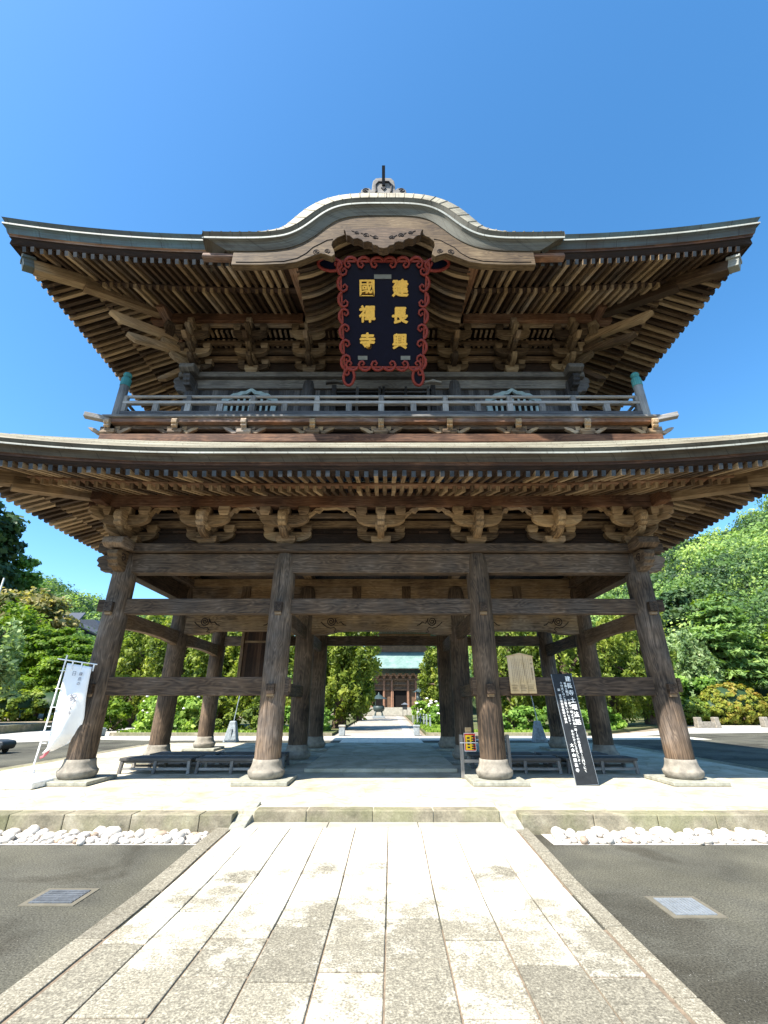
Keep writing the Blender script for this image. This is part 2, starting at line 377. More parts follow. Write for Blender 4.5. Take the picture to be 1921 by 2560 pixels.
    def lathe(s, prof, c=(0, 0), n=24, t=None, mi=0, cap=True):
        if t is None: t = R.random()
        ou, ov = R.random() * 37, R.random() * 37
        vs = []
        for r, z in prof:
            for i in range(n): a = 2 * math.pi * i / n; vs.append((c[0] + r * math.cos(a), c[1] + r * math.sin(a), z))
        fs = []; uvs = []
        rm = max(r for r, z in prof); acc = 0
        for k in range(len(prof) - 1):
            dl = math.hypot(prof[k + 1][0] - prof[k][0], prof[k + 1][1] - prof[k][1])
            for i in range(n):
                j = (i + 1) % n; fs.append((k * n + i, k * n + j, (k + 1) * n + j, (k + 1) * n + i))
                a0, a1 = ov + 2 * math.pi * rm * i / n, ov + 2 * math.pi * rm * (i + 1) / n
                uvs.append([(ou + acc, a0), (ou + acc, a1), (ou + acc + dl, a1), (ou + acc + dl, a0)])
            acc += dl
        s.add(vs, fs, uvs, t, mi, True)
        if cap:
            for k, rev in ((0, True), (len(prof) - 1, False)):
                if prof[k][0] > 1e-4:
                    f = [k * n + i for i in range(n)]; P = [vs[i] for i in f]
                    if rev: P = P[::-1]
                    s.quad(P, [(p[0] * 3 + ou, p[1] * 3 + ov) for p in P], t, mi)
    def tube(s, pts, rad, n=8, t=None, mi=0, cap=True):
        if t is None: t = R.random()
        ou, ov = R.random() * 37, R.random() * 37
        pts = [Vector(p) for p in pts]
        rad = [rad] * len(pts) if isinstance(rad, (int, float)) else rad
        vs = []; prev = None
        for k, p in enumerate(pts):
            d = (pts[min(k + 1, len(pts) - 1)] - pts[max(k - 1, 0)]).normalized()
            if prev is None:
                a = Vector((0, 0, 1)) if abs(d.z) < .9 else Vector((1, 0, 0)); e1 = d.cross(a).normalized()
            else: e1 = (prev - d * prev.dot(d)).normalized()
            prev = e1; e2 = d.cross(e1)
            for i in range(n): a = 2 * math.pi * i / n; vs.append(p + (e1 * math.cos(a) + e2 * math.sin(a)) * rad[k])
        fs = []; uvs = []; acc = 0
        for k in range(len(pts) - 1):
            dl = (pts[k + 1] - pts[k]).length
            for i in range(n):
                j = (i + 1) % n; fs.append((k * n + i, k * n + j, (k + 1) * n + j, (k + 1) * n + i)); w = 6.28 * rad[k] / n
                uvs.append([(ou + acc, ov + i * w), (ou + acc, ov + (i + 1) * w), (ou + acc + dl, ov + (i + 1) * w), (ou + acc + dl, ov + i * w)])
            acc += dl
        s.add(vs, fs, uvs, t, mi, True)
        if cap:
            for f in ([i for i in range(n)][::-1], [(len(pts) - 1) * n + i for i in range(n)]):
                P = [vs[i] for i in f]; s.quad(P, [(p[0] + ou, p[2] + ov) for p in P], t, mi)
    def grid(s, rows, t=None, mi=0, smooth=True, uvscale=1.0, along=0):
        """rows of points (same length); faces between neighbours"""
        if t is None: t = R.random()
        n = len(rows[0]); vs = [p for r in rows for p in r]; fs = []; uvs = []
        ou, ov = R.random() * 37, R.random() * 37
        L = [[0.0] for _ in rows]
        for i, r in enumerate(rows):
            for j in range(1, n): L[i].append(L[i][-1] + (Vector(r[j]) - Vector(r[j - 1])).length)
        W = [0.0]
        mid = n // 2
        for i in range(1, len(rows)): W.append(W[-1] + (Vector(rows[i][mid]) - Vector(rows[i - 1][mid])).length)
        for i in range(len(rows) - 1):
            for j in range(n - 1):
                fs.append((i * n + j, i * n + j + 1, (i + 1) * n + j + 1, (i + 1) * n + j))
                uvs.append([(ou + L[i][j], ov + W[i]), (ou + L[i][j + 1], ov + W[i]), (ou + L[i + 1][j + 1], ov + W[i + 1]), (ou + L[i + 1][j], ov + W[i + 1])])
        s.add(vs, fs, uvs, t, mi, smooth)
    def build(s, name, mats, parent=None, bevel=0, origin=None, keep_local=False):
        me = bpy.data.meshes.new(name)
        vs = s.v
        c = Vector((0, 0, 0))
        if not keep_local and vs:
            a = np.array([tuple(v) for v in vs]); 
            c = Vector(((a[:, 0].min() + a[:, 0].max()) / 2, (a[:, 1].min() + a[:, 1].max()) / 2, a[:, 2].min()))
            vs = (a - np.array(c)).tolist()
        me.from_pydata([tuple(v) for v in vs], [], s.f)
        uvl = me.uv_layers.new(name='UVMap')
        uvl.data.foreach_set('uv', np.array(s.uv, dtype=np.float32).ravel())
        at = me.attributes.new('tone', 'FLOAT', 'FACE'); at.data.foreach_set('value', np.array(s.t, dtype=np.float32))
        if not isinstance(mats, (list, tuple)): mats = [mats]
        for m in mats: me.materials.append(m)
        me.polygons.foreach_set('material_index', s.m); me.polygons.foreach_set('use_smooth', s.sm)
        me.update()
        o = bpy.data.objects.new(name, me); COL.objects.link(o)
        if keep_local: o.location = (0, 0, 0)
        else: o.location = c
        if parent is not None:
            o.parent = parent
            if not keep_local: o.location = c - wloc(parent)
        if bevel:
            bv = o.modifiers.new('bevel', 'BEVEL'); bv.width = bevel; bv.segments = 2; bv.limit_method = 'ANGLE'; bv.angle_limit = math.radians(40)
        return o
def wloc(o):
    l = o.location.copy()
    while o.parent is not None: o = o.parent; l += o.location
    return l
def tag(o, label=None, cat=None, group=None, kind=None):
    if label: o['label'] = label
    if cat: o['category'] = cat
    if group: o['group'] = group
    if kind: o['kind'] = kind
    return o
def thing(name, label, cat, loc=(0, 0, 0), rz=0, group=None):
    o = bpy.data.objects.new(name, None); COL.objects.link(o); o.location = loc; o.rotation_euler = (0, 0, rz)
    o.empty_display_size = .3
    return tag(o, label, cat, group)
def kids(o): return [c for c in bpy.data.objects if c.parent == o]
def copy_tree(o, parent=None):
    c = o.copy(); COL.objects.link(c)
    if parent is not None: c.parent = parent
    for ch in kids(o): copy_tree(ch, c)
    return c
def text_obj(name, body, size, mat, M4, parent, depth=.006, bold=0.0, xs=1.0):
    """flat lettering, centred on its own box, placed by M4 (x right, y up, z towards the reader)"""
    cu = bpy.data.curves.new(name, 'FONT'); cu.body = body; cu.size = size; cu.offset = bold; cu.extrude = depth; cu.resolution_u = 3
    tmp = bpy.data.objects.new(name, cu); COL.objects.link(tmp)
    bpy.context.view_layer.update()
    me = bpy.data.meshes.new_from_object(tmp.evaluated_get(bpy.context.evaluated_depsgraph_get()))
    bpy.data.objects.remove(tmp); 
    a = np.empty(len(me.vertices) * 3); me.vertices.foreach_get('co', a); a = a.reshape(-1, 3)
    if len(a):
        mid = (a.min(0) + a.max(0)) / 2; a -= mid; a[:, 0] *= xs
    W = np.array(M4)
    a = a @ W[:3, :3].T + W[:3, 3]
    c = a.mean(0) if len(a) else np.zeros(3)
    me.vertices.foreach_set('co', (a - c).ravel()); me.update()
    me.materials.clear(); me.materials.append(mat)
    o = bpy.data.objects.new(name, me); COL.objects.link(o)
    o.parent = parent; o.location = Vector(c) - (wloc(parent) if parent is not None else Vector((0, 0, 0)))
    return o
# ================================================================== THE GATE
PZ = .235                                     # platform top
XI, XO, ROW = 2.3, 6.1, 3.43                  # inner / outer column lines, row spacing
GY = ROW                                      # centre of the plan
gate = thing('temple_gate', 'huge two-storey dark timber temple gate with curved copper roofs in the middle of the photo', 'temple gate', (0, GY, PZ))
def part(mb, name, mat, bevel=0, parent=None, label=None):
    o = mb.build(name, mat, parent or gate, bevel)
    if label: o['label'] = label
    return o

# ---- columns: one prototype (shaft > stone base, plinth, tenons), then copies
def make_column(x, y, front):
    mb = MB(); r = .267
    mb.lathe([(r * .985, .645), (r, 1.0), (r, 3.4), (r * .985, 4.3), (r * .95, 4.72), (r * .87, 4.88), (r * .74, 4.985)], (x, y), 28, R.uniform(.3, .6))
    c = mb.build('column', M['column'], gate)
    b = MB()
    b.lathe([(.30, PZ + .07), (.325, PZ + .085), (.355, PZ + .13), (.367, PZ + .185), (.364, PZ + .212), (.335, PZ + .232), (.305, PZ + .29), (.29, PZ + .35), (.283, .646), (.2, .648)], (x, y), 36)
    b.build('stone_base', M['stone'], c)
    p = MB(); p.box(x - .54, x + .54, y - .54, y + .54, PZ + .001, PZ + .07, taper=None); p.build('plinth', M['plinth'], c, .012)
    if front:
        for z, h in ((3.56, .22), (1.86, .2)):
            tn = MB(); tn.box(x - .085, x + .085, y - r - .09, y - r + .06, z, z + h, 1, .25); tn.build('tenon', M['beam'], c, .006)
            w = MB(); w.box(x - .07, x + .07, y - r - .05, y - r + .06, z - .055, z - .002, 0, .7); w.build('wedge', M['tan'], c)
    return c
for iy, y in enumerate((0, ROW, 2 * ROW)):
    for x in (-XO, -XI, XI, XO): make_column(x, y, iy == 0)

def bm(name, x0, x1, y0, y1, z0, z1, mat='beam', ax=None, bevel=.012, t=None):
    mb = MB(); mb.box(x0, x1, y0, y1, z0, z1, ax, R.uniform(.25, .6) if t is None else t); return part(mb, name, M[mat], bevel)
# tie beams of the front row
for s in (-1, 1):
    a, b_ = sorted((s * (XI - .0), s * (XO + .0)))
    bm('tie_beam', a - (.33 if s > 0 else .0), b_ + (.33 if s < 0 else .0), -.1, .1, 1.83, 2.2)
    for x in (XI - .36, XO + .28):                       # ends poking through the columns
        bm('tie_beam_end', *sorted((s * x, s * (x + .09))), -.075, .075, 1.9, 2.18, 'beam', 0)
bm('tie_beam', -XO, XO, -.1, .1, 3.55, 3.9)
for s in (-1, 1): bm('tie_beam_end', *sorted((s * (XO + .25), s * (XO + .42))), -.075, .075, 3.62, 3.88, 'beam', 0)
bm('head_beam', -XO, XO, -.14, .14, 4.5, 4.965)
# sideways ties and head beams
for s in (-1, 1):
    for k in (0, 1):
        y0, y1 = k * ROW, (k + 1) * ROW
        mb = MB(); x = s * XO
        n = 10; up = [(y0 + (y1 - y0) * i / n, 3.66) for i in range(n + 1)]; lo = [(y0 + (y1 - y0) * i / n, 3.22 + .12 * math.sin(math.pi * i / n) ** .6) for i in range(n + 1)]
        mb.prism(up + lo[::-1], x - .1, x + .1, 'YZ', 1); part(mb, 'side_tie_beam', M['beam'], .01)
    bm('side_head_beam', s * XO - .14, s * XO + .14, 0, 2 * ROW, 4.502, 4.963, ax=1)
    # short ties on the inner column line
    bm('tie_beam', s * XI - .085, s * XI + .085, -.0, ROW, 1.84, 2.13, ax=1)
    bm('tie_beam_end', s * XI - .07, s * XI + .07, ROW + .25, ROW + .5, 1.87, 2.12, 'grey', 1)
    bm('tie_beam', s * XI - .085, s * XI + .085, 0, 2 * ROW, 3.42, 3.76, ax=1)
bm('head_beam', -XO, XO, 2 * ROW - .14, 2 * ROW + .14, 4.501, 4.964)
bm('tie_beam', -XO, XO, 2 * ROW - .1, 2 * ROW + .1, 3.66, 4.0)
# head plates
for y in (0, 2 * ROW): bm('head_plate', -XO - .62, XO + .62, y - .27, y + .27, 4.985, 5.19, 'beam', 0)
for s in (-1, 1): bm('head_plate', s * XO - .27, s * XO + .27, .272, 2 * ROW - .272, 4.987, 5.188, 'beam', 1)
# middle row: carved rainbow beams, struts, upper beam
def spiral(mb, cx, cz, r, y, turns=2.0, tail=None, rad=.014, t=.1, sgn=1, plane='XZ'):
    pts = []
    n = int(turns * 14)
    for i in range(n + 1):
        a = 2 * math.pi * turns * i / n; rr = r * (.12 + .88 * i / n)
        p = (cx + sgn * rr * math.cos(a), y, cz + rr * math.sin(a)) if plane == 'XZ' else (y, cx + sgn * rr * math.cos(a), cz + rr * math.sin(a))
        pts.append(p)
    if tail:
        for q in tail: pts.append((cx + sgn * q[0], y, cz + q[1]) if plane == 'XZ' else (y, cx + sgn * q[0], cz + q[1]))
    mb.tube(pts, rad, 5, t)
for x0, x1 in ((-XO, -XI), (-XI, XI), (XI, XO)):
    mb = MB(); n = 14
    lo = []
    for i in range(n + 1):
        u = i / n; x = x0 + (x1 - x0) * u
        e = min(u, 1 - u) * (x1 - x0); lo.append((x, 3.58 + (.11 * (1 if e > 1.05 else max(0, (e - .75) / .3)))))
    mb.prism([(x0, 4.17)] + lo + [(x1, 4.17)], ROW - .16, ROW + .16, 'XZ', 0)
    o = part(mb, 'carved_beam', M['tan'], .012)
    mb = MB()
    for sg, xc in ((1, x0 + .78), (-1, x1 - .78)):
        spiral(mb, xc, 3.95, .14, ROW - .163, 2.1, [(.2, -.06), (.3, -.02), (.38, -.1), (.46, -.12)], .016, .0, sg)
        mb.tube([(xc + sg * q[0], ROW - .163, 3.95 + q[1]) for q in ((-.3, -.02), (-.22, -.1), (-.12, -.17), (0, -.2), (.1, -.18), (.16, -.24), (.1, -.31), (.2, -.33))], .014, 5, .0)
    mb.build('swirl_carving', M['soffit'], o)
    mb = MB(); mb.box(x0, x1, ROW - .05, ROW + .05, 4.175, 5.035, 0); part(mb, 'infill_panel', M['tan'])
    k = 3 if x1 - x0 > 4 else 2
    for i in range(1, k):
        xs = x0 + (x1 - x0) * i / k; bm('strut', xs - .13, xs + .13, ROW - .12, ROW + .12, 4.172, 5.037, 'rafter', 2)
bm('carved_beam', -XO, XO, ROW - .15, ROW + .15, 5.04, 5.26, 'tan', 0, t=.6)
# frame of beams along Y between rows, under the ceiling
for x in (-XO, -XI, XI, XO):
    bm('ceiling_beam', x - .12, x + .12, .15, 2 * ROW - .15, 5.27, 5.5, 'tan', 1)
mb = MB()
for i in range(26): mb.box(-XO + i * .47, -XO + i * .47 + .462, -.0, 2 * ROW, 5.56, 5.6, 1)
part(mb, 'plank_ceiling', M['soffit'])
# boarded stair shaft hanging at the left
mb = MB()
for i in range(9): mb.box(-4.88 + i * .125, -4.88 + i * .125 + .122, 6.0, 6.05, 2.05, 5.0, 2)
for i in range(6): mb.box(-3.8, -3.75, 6.06 + i * .125, 6.06 + i * .125 + .122, 2.05, 5.0, 2)
for i in range(6): mb.box(-4.88, -4.83, 6.06 + i * .125, 6.06 + i * .125 + .122, 2.05, 5.0, 2)
o = part(mb, 'stair_shaft', M['soffit'], label='dark boarded stair shaft hanging under the ceiling')
mb = MB(); mb.box(-4.99, -4.885, 5.95, 6.06, 2.0, 5.0, 2, .5); mb.box(-4.88, -3.76, 5.985, 5.998, 3.66, 3.73, 0, .6); mb.build('shaft_post', M['rafter'], o)

# ---- carved noses at the corners
def nose_profile(L, h):
    return [(0, 0), (0, h), (L * .62, h), (L * .95, h * .86), (L, h * .66), (L * .86, h * .52), (L * .92, h * .36), (L * .74, h * .26), (L * .7, h * .1), (L * .4, h * .08), (L * .3, 0)]
for sx in (-1, 1):
    for iy, y in ((0, 0), (1, 2 * ROW)):
        dy = -1 if iy == 0 else 1
        mb = MB(); pr = [(sx * (XO + p[0] + .2), 4.52 + p[1]) for p in nose_profile(.5, .44)]
        mb.prism(pr, y - .11, y + .11, 'XZ', 0); o = part(mb, 'beam_nose', M['beam'], .02)
        mb = MB(); pr = [(y + dy * (p[0] + .2), 4.5 + p[1]) for p in nose_profile(.5, .46)]
        mb.prism(pr, sx * XO - .12, sx * XO + .12, 'YZ', 1, .35); o = part(mb, 'beam_nose', M['rafter'], .02)
        mb = MB()
        for s2 in (-1, 1): spiral(mb, y + dy * .42, 4.78, .1, sx * XO + s2 * .122, 1.4, None, .014, .1, 1, 'YZ')
        mb.build('swirl_carving', M['soffit'], o)
        mb = MB(); mb.prism([(y + dy * a, b) for a, b in ((.27, 4.99), (.27, 5.19), (.62, 5.24), (.78, 5.17), (.8, 5.03), (.66, 4.96))], sx * XO - .24, sx * XO + .24, 'YZ', 1)
        part(mb, 'plate_nose', M['beam'], .03)

# ---- lower bracket sets
def arm(mb, L, w, h, z, y=0.0, x=0.0, axis='X', t=None, rr=.34):
    """bracket arm: flat top, ends rounded underneath"""
    n = 6; k = rr * L; pts = []
    for i in range(n + 1):
        a = math.pi / 2 * i / n; pts.append((-L / 2 + k * (1 - math.sin(a)) if False else -L / 2 + k * (1 - math.cos(a)) * 1.0, z + h * .78 * (1 - math.sin(a))))
    left = [(-L / 2, z + h)] + pts
    right = [(-p[0], p[1]) for p in left[::-1]]
    pr = left + right
    if axis == 'X': mb.prism([(x + p[0], p[1]) for p in pr], y - w / 2, y + w / 2, 'XZ', 0, t)
    else: mb.prism([(y + p[0], p[1]) for p in pr], x - w / 2, x + w / 2, 'YZ', 1, t)
def blk(mb, x, y, z, w=.24, h=.17, d=None, t=None):
    d = d or w; mb.box(x - w / 2, x + w / 2, y - d / 2, y + d / 2, z, z + h, 0, t, 0, (.72, h * .42))
def fist(mb, y0, y1, z0, z1, w, x=0.0, t=.75):
    L = y0 - y1; h = z1 - z0
    pr = [(y0, z0), (y0, z1), (y1 + .32 * L, z1 + .02), (y1 + .1 * L, z1 - .04 * h), (y1, z1 - .25 * h), (y1 + .02 * L, z0 + .42 * h), (y1 + .2 * L, z0 + .30 * h), (y1 + .12 * L, z0 + .12 * h), (y1 + .3 * L, z0)]
    mb.prism(pr, x - w / 2, x + w / 2, 'YZ', 1, t)
def lower_bracket(parent, M4, corner=0):
    """z=0 on the head plate, front towards -Y"""
    mb = MB()
    blk(mb, 0, -.02, 0, .48, .2, None, .55)
    arm(mb, 1.17, .17, .25, .11, 0)
    for x in (-.46, 0, .46): blk(mb, x, 0, .345, .26, .19)
    arm(mb, 1.05, .16, .22, .13, -.16, 0, 'Y')
    blk(mb, 0, -.5, .26, .27, .13)
    arm(mb, 1.17, .16, .255, .35, -.5)
    for x in (-.46, .46): blk(mb, x, -.5, .6, .26, .21)
    blk(mb, 0, -.5, .6, .25, .2)
    if corner:
        arm(mb, 1.05, .16, .24, .18, 0, corner * .16, 'X') if False else None
        arm(mb, 1.06, .16, .24, .42, 0, corner * .5, 'Y')
        blk(mb, corner * .5, -.41, .65, .25, .165); blk(mb, corner * .5, .41, .65, .25, .165)
        for k, (d0, d1, z0, z1) in enumerate(((.0, .75, .18, .42), (.2, 1.0, .46, .74))):
            q = Matrix.Rotation(math.radians(45 * corner), 4, 'Z')
            m2 = MB(); arm(m2, d1 * 2 * .9, .17, z1 - z0, z0, 0, 0, 'Y')
            vs = [q @ Vector(v) for v in m2.v]; mb.add(vs, m2.f, [m2.uv[sum(len(f) for f in m2.f[:i]):sum(len(f) for f in m2.f[:i + 1])] for i in range(len(m2.f))], R.random())
        q = Matrix.Rotation(math.radians(45 * corner), 4, 'Z')
        m2 = MB(); blk(m2, 0, -.82, .76, .26, .2); fist(m2, -.5, -1.08, .5, .78, .17)
        vs = [q @ Vector(v) for v in m2.v]; mb.add(vs, m2.f, [m2.uv[sum(len(f) for f in m2.f[:i]):sum(len(f) for f in m2.f[:i + 1])] for i in range(len(m2.f))], .6)
    mb.v = [tuple(M4 @ Vector(v)) for v in mb.v]
    o = part(mb, 'bracket_set', M['tan'], .008)
    f = MB(); fist(f, -.5, -.86, .30, .66, .19)
    f.v = [tuple(M4 @ Vector(v)) for v in f.v]; o2 = f.build('carved_fist', M['tan'], o, .025)
    return o
LZ = 5.191
LX = (-6.1, -4.2, -2.3, 0, 2.3, 4.2, 6.1)
for x in LX: lower_bracket(gate, Matrix.Translation((x, 0, LZ)), 0 if abs(x) < 6 else (-1 if x < 0 else 1))
for s in (-1, 1):
    for y in (1.72, 3.43, 5.15, 6.86):
        lower_bracket(gate, Matrix.Translation((s * 6.1, y, LZ)) @ Matrix.Rotation(s * math.pi / 2, 4, 'Z'))
# cloud-shaped struts between the brackets
for i in range(6):
    xa, xb = LX[i] + .5, LX[i + 1] - .5
    mb = MB(); n = 16; up = []; lo = []
    for k in range(n + 1):
        u = k / n; x = xa + (xb - xa) * u; a = math.sin(math.pi * u) ** .7
        z = LZ + .5 + .34 * a + .022 * math.sin(u * 44)
        up.append((x, min(z + .05, LZ + .87))); lo.append((x, z - .045 - .02 * math.sin(u * 31)))
    mb.prism(up + lo[::-1], -.56, -.44, 'XZ', 0); part(mb, 'cloud_strut', M['tan'], .006)
# wall plane between brackets: boards and tie
for (a, b_, y0, y1) in ((-6.1, 6.1, .06, .1), (-6.1, 6.1, 6.76, 6.8)):
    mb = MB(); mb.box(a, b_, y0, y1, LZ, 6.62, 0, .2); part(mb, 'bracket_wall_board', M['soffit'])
for s in (-1, 1):
    mb = MB(); mb.box(s * 6.02 - .02, s * 6.02 + .02, .12, 6.74, LZ, 6.62, 1, .2); part(mb, 'bracket_wall_board', M['soffit'])
bm('wall_tie', -6.1, 6.1, -.07, .05, 5.68, 5.855, 'tan', 0)
bm('wall_tie', -6.1, 6.1, -.065, .05, 5.93, 6.06, 'rafter', 0)
for s in (-1, 1): bm('wall_tie', s * 6.1 - .06, s * 6.1 + .06, 0, 6.86, 5.68, 5.85, 'tan', 1)
# eave purlins and the boarded slope behind them
for y, nm in ((-.5, 0), (7.36, 1)): bm('eave_purlin', -7.0, 7.0, y - .13, y + .13, 6.005, 6.37, 'red', 0)
for s in (-1, 1): bm('eave_purlin', s * 6.6 - .13, s * 6.6 + .13, -1.0, 7.9, 6.0, 6.365, 'red', 1)

# ---- eaves
HALF = {'F': XO, 'B': XO, 'L': ROW, 'R': ROW}
def emap(side, s, t, z):
    if side == 'F': return (s, -t, z)
    if side == 'B': return (s, 2 * ROW + t, z)
    if side == 'R': return (XO + t, ROW + s, z)
    return (-XO - t, ROW + s, z)
def rfac(E, side, s, t): return max(0.0, 1 - max(0.0, HALF[side] + t - abs(s)) / E['D']) ** 2
def frac(E, t): return min(1.12, max(0.0, (t - E['tg']) / (E['te'] - E['tg'])))
def lift(E, side, s, t): return E['lift'] * rfac(E, side, s, t) * frac(E, t)
def flare(E, side, s, t):
    """the eaves swing outward a little towards the corners"""
    return t - E['fl'] * (1 - rfac(E, side, s, t)) * frac(E, t)
LOW = dict(lift=.27, D=5.5, tg=.5, te=2.95, ztop=6.38, fl=.30)
UPP = dict(lift=.26, D=5.6, tg=.35, te=3.2, ztop=12.36, fl=.28)
def rafters(E, tiers, sides, pitch, w, h, skip=None):
    """returns list of (tier, side, s, p0, p1)"""
    out = []
    for side in sides:
        smax = HALF[side] + E['te'] - .45
        n = int(smax / pitch)
        for i in range(-n, n + 1):
            s = (i + .5) * pitch if side in 'FB' else i * pitch
            if skip and skip(side, s): continue
            for k, (t0, z0, t1, z1) in enumerate(tiers):
                tin = max(t0, abs(s) - HALF[side] + .12)
                if tin > t1 - .12: continue
                za = z0 + (z1 - z0) * (tin - t0) / (t1 - t0)
                jz, jt, js = R.uniform(-.008, .008), R.uniform(-.02, .012), R.uniform(-.008, .008)
                p0 = emap(side, s, flare(E, side, s, tin), za + lift(E, side, s, tin) - h / 2); p1 = emap(side, s + js, flare(E, side, s, t1) + jt, z1 + lift(E, side, s, t1) - h / 2 + jz)
                out.append((k, side, s, p0, p1))
    return out
def sweep_profile(mb, E, side, prof, u0=-1.0, u1=1.0, n=40, mi=0, t=None, smin=None):
    """prof: list of (t, dz) ; swept along the eave with mitred corners"""
    rows = []
    for (tt, dz) in prof:
        r = []
        for i in range(n + 1):
            u = u0 + (u1 - u0) * i / n; s = u * (HALF[side] + tt)
            r.append(emap(side, s, flare(E, side, s, tt), E['ztop'] + dz + lift(E, side, s, max(tt, E['te'] - .3))))
        rows.append(r)
    if side in 'LB': rows = [r[::-1] for r in rows]
    if side == 'B': rows = rows
    mb.grid(rows, t, mi, True)
LT = [(.1, 6.58, 1.75, 6.05), (1.4, 6.34, 2.7, 5.966)]
UT = [(-.3, 12.86, 1.77, 12.01), (1.45, 12.31, 2.95, 11.71)]
RAFT_PARTS = []
def emit(lst, w, h, mat, as_parts):
    rest = MB()
    for k, side, s, p0, p1 in lst:
        if as_parts(k, side, s) and len(RAFT_PARTS) < 100:
            mb = MB(); mb.beam(p0, p1, w, h, endmi=1 if k == 1 else 2); o = part(mb, 'rafter', mat); RAFT_PARTS.append(o)
        else: rest.beam(p0, p1, w, h, endmi=1 if k == 1 else 2)
    return rest
up_r = rafters(UPP, UT, 'FLR', .205, .085, .125, lambda sd, s: sd == 'F' and abs(s) < 2.38)
lo_r = rafters(LOW, LT, 'FLR', .191, .085, .12)
rest = emit(up_r, .085, .125, [M['rafter'], M['rafter_end'], M['tan']], lambda k, sd, s: sd == 'F')
rest2 = emit(lo_r, .085, .12, [M['rafter'], M['rafter_end'], M['tan']], lambda k, sd, s: False)
rest.add(rest2.v, rest2.f, [rest2.uv[i * 4:i * 4 + 4] for i in range(len(rest2.f))], .5)
rest.t[-len(rest2.f):] = rest2.t; rest.m[-len(rest2.f):] = rest2.m
tag(part(rest, 'rafter', [M['rafter'], M['rafter_end'], M['tan']]), kind='stuff')
# dark boards above the rafters (one sloping sheet per tier and side), battens that carry the flying rafters
def eave_boards(E, tiers, sides):
    for side in sides:
        mb = MB(); mb2 = MB()
        for k, (t0, z0, t1, z1) in enumerate(tiers):
            rows = []
            for j in range(5):
                tt = t0 + (t1 - t0) * j / 4; zz = z0 + (z1 - z0) * j / 4
                rows.append([emap(side, u * (HALF[side] + tt), flare(E, side, u * (HALF[side] + tt), tt), zz + .012 + lift(E, side, u * (HALF[side] + tt), tt)) for u in [i / 24 - 1 for i in range(49)]])
            if side == 'F' and E is UPP:
                mb.grid([r[0:19] for r in rows]); mb2.grid([r[30:49] for r in rows])
            else: mb.grid(rows)
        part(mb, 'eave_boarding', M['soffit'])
        if mb2.f: part(mb2, 'eave_boarding', M['soffit'])
        mb = MB(); t1, z1 = tiers[0][2], tiers[0][3]
        n = 36; pr = [(t1 - .15, -.03), (t1 + .015, -.03), (t1 + .015, .06), (t1 - .15, .06)]
        rows = []
        for (tt, dz) in pr + pr[:1]:
            rows.append([emap(side, u * (HALF[side] + tt), flare(E, side, u * (HALF[side] + tt), tt), z1 + .03 + dz + lift(E, side, u * (HALF[side] + tt), tt)) for u in [2 * i / n - 1 for i in range(n + 1)]])
        if side == 'F' and E is UPP:
            c = [i for i in range(n + 1)]
            mb.grid([r[:14] for r in rows]); part(mb, 'eave_batten', M['soffit']); mb = MB(); mb.grid([r[23:] for r in rows])
        else: mb.grid(rows)
        part(mb, 'eave_batten', M['soffit'] if E is UPP else M['red'])
eave_boards(LOW, LT, 'FLR'); eave_boards(UPP, UT, 'FLR')
def copper_edge(E, side, prof, u0=-1, u1=1, n=44):
    mb = MB()
    lip = prof['lip']; fas = prof['fas']; wd = prof['wood']
    sweep_profile(mb, E, side, prof['top'], u0, u1, n, 0)
    sweep_profile(mb, E, side, lip, u0, u1, n, 1)
    sweep_profile(mb, E, side, fas, u0, u1, n, 0)
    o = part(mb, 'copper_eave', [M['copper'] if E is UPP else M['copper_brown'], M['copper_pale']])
    mb = MB(); sweep_profile(mb, E, side, wd[0], u0, u1, n, 0); sweep_profile(mb, E, side, wd[1], u0, u1, n, 1)
    part(mb, 'eave_fascia_board', [M['red'], M['soffit']])
LP = dict(top=[(2.95, 0), (2.89, -.075)], lip=[(2.89, -.075), (2.925, -.085), (2.92, -.12)], fas=[(2.92, -.12), (2.84, -.14), (2.80, -.215), (2.78, -.25)],
          wood=[[(2.78, -.25), (2.75, -.26), (2.75, -.31)], [(2.75, -.31), (2.715, -.32), (2.715, -.40), (2.45, -.415)]])
UP = dict(top=[(3.2, 0), (3.12, -.12)], lip=[(3.12, -.12), (3.165, -.135), (3.16, -.18)], fas=[(3.16, -.18), (3.09, -.21), (3.075, -.29), (3.045, -.37)],
          wood=[[(3.045, -.37), (3.01, -.38), (3.01, -.43)], [(3.01, -.43), (2.965, -.44), (2.965, -.62), (2.7, -.63)]])
for side in 'FLRB': copper_edge(LOW, side, LP)
for side in 'LRB': copper_edge(UPP, side, UP)
uk = 3.75 / 9.3
copper_edge(UPP, 'F', UP, -1, -uk, 26); copper_edge(UPP, 'F', UP, uk, 1, 26)
# roof surfaces, courses of sheet copper
def roof_rows(E, side, ts, us):
    rows = []
    for (tt, dz) in ts:
        rows.append([emap(side, u * (HALF[side] + tt), flare(E, side, u * (HALF[side] + tt), tt), E['ztop'] + dz + lift(E, side, u * (HALF[side] + tt), tt)) for u in us])
    return rows if side in 'FR' else [r[::-1] for r in rows]
mb = MB()
for side in 'FLRB':
    nn = 11
    for i in range(nn):
        ta, tb = 2.95 - 2.05 * i / nn, 2.95 - 2.05 * (i + 1) / nn
        za, zb = (2.95 - ta) * .605, (2.95 - tb) * .605
        mb.grid(roof_rows(LOW, side, [(ta, za + (.018 if i else 0)), (tb, zb)], [k / 22 - 1 for k in range(45)]))
        if i: mb.grid(roof_rows(LOW, side, [(ta, za), (ta, za + .018)], [k / 22 - 1 for k in range(45)]))
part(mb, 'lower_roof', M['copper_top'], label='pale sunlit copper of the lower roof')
mb = MB()
def upz(t): q = 3.2 - t; return .52 * q + .036 * q * q
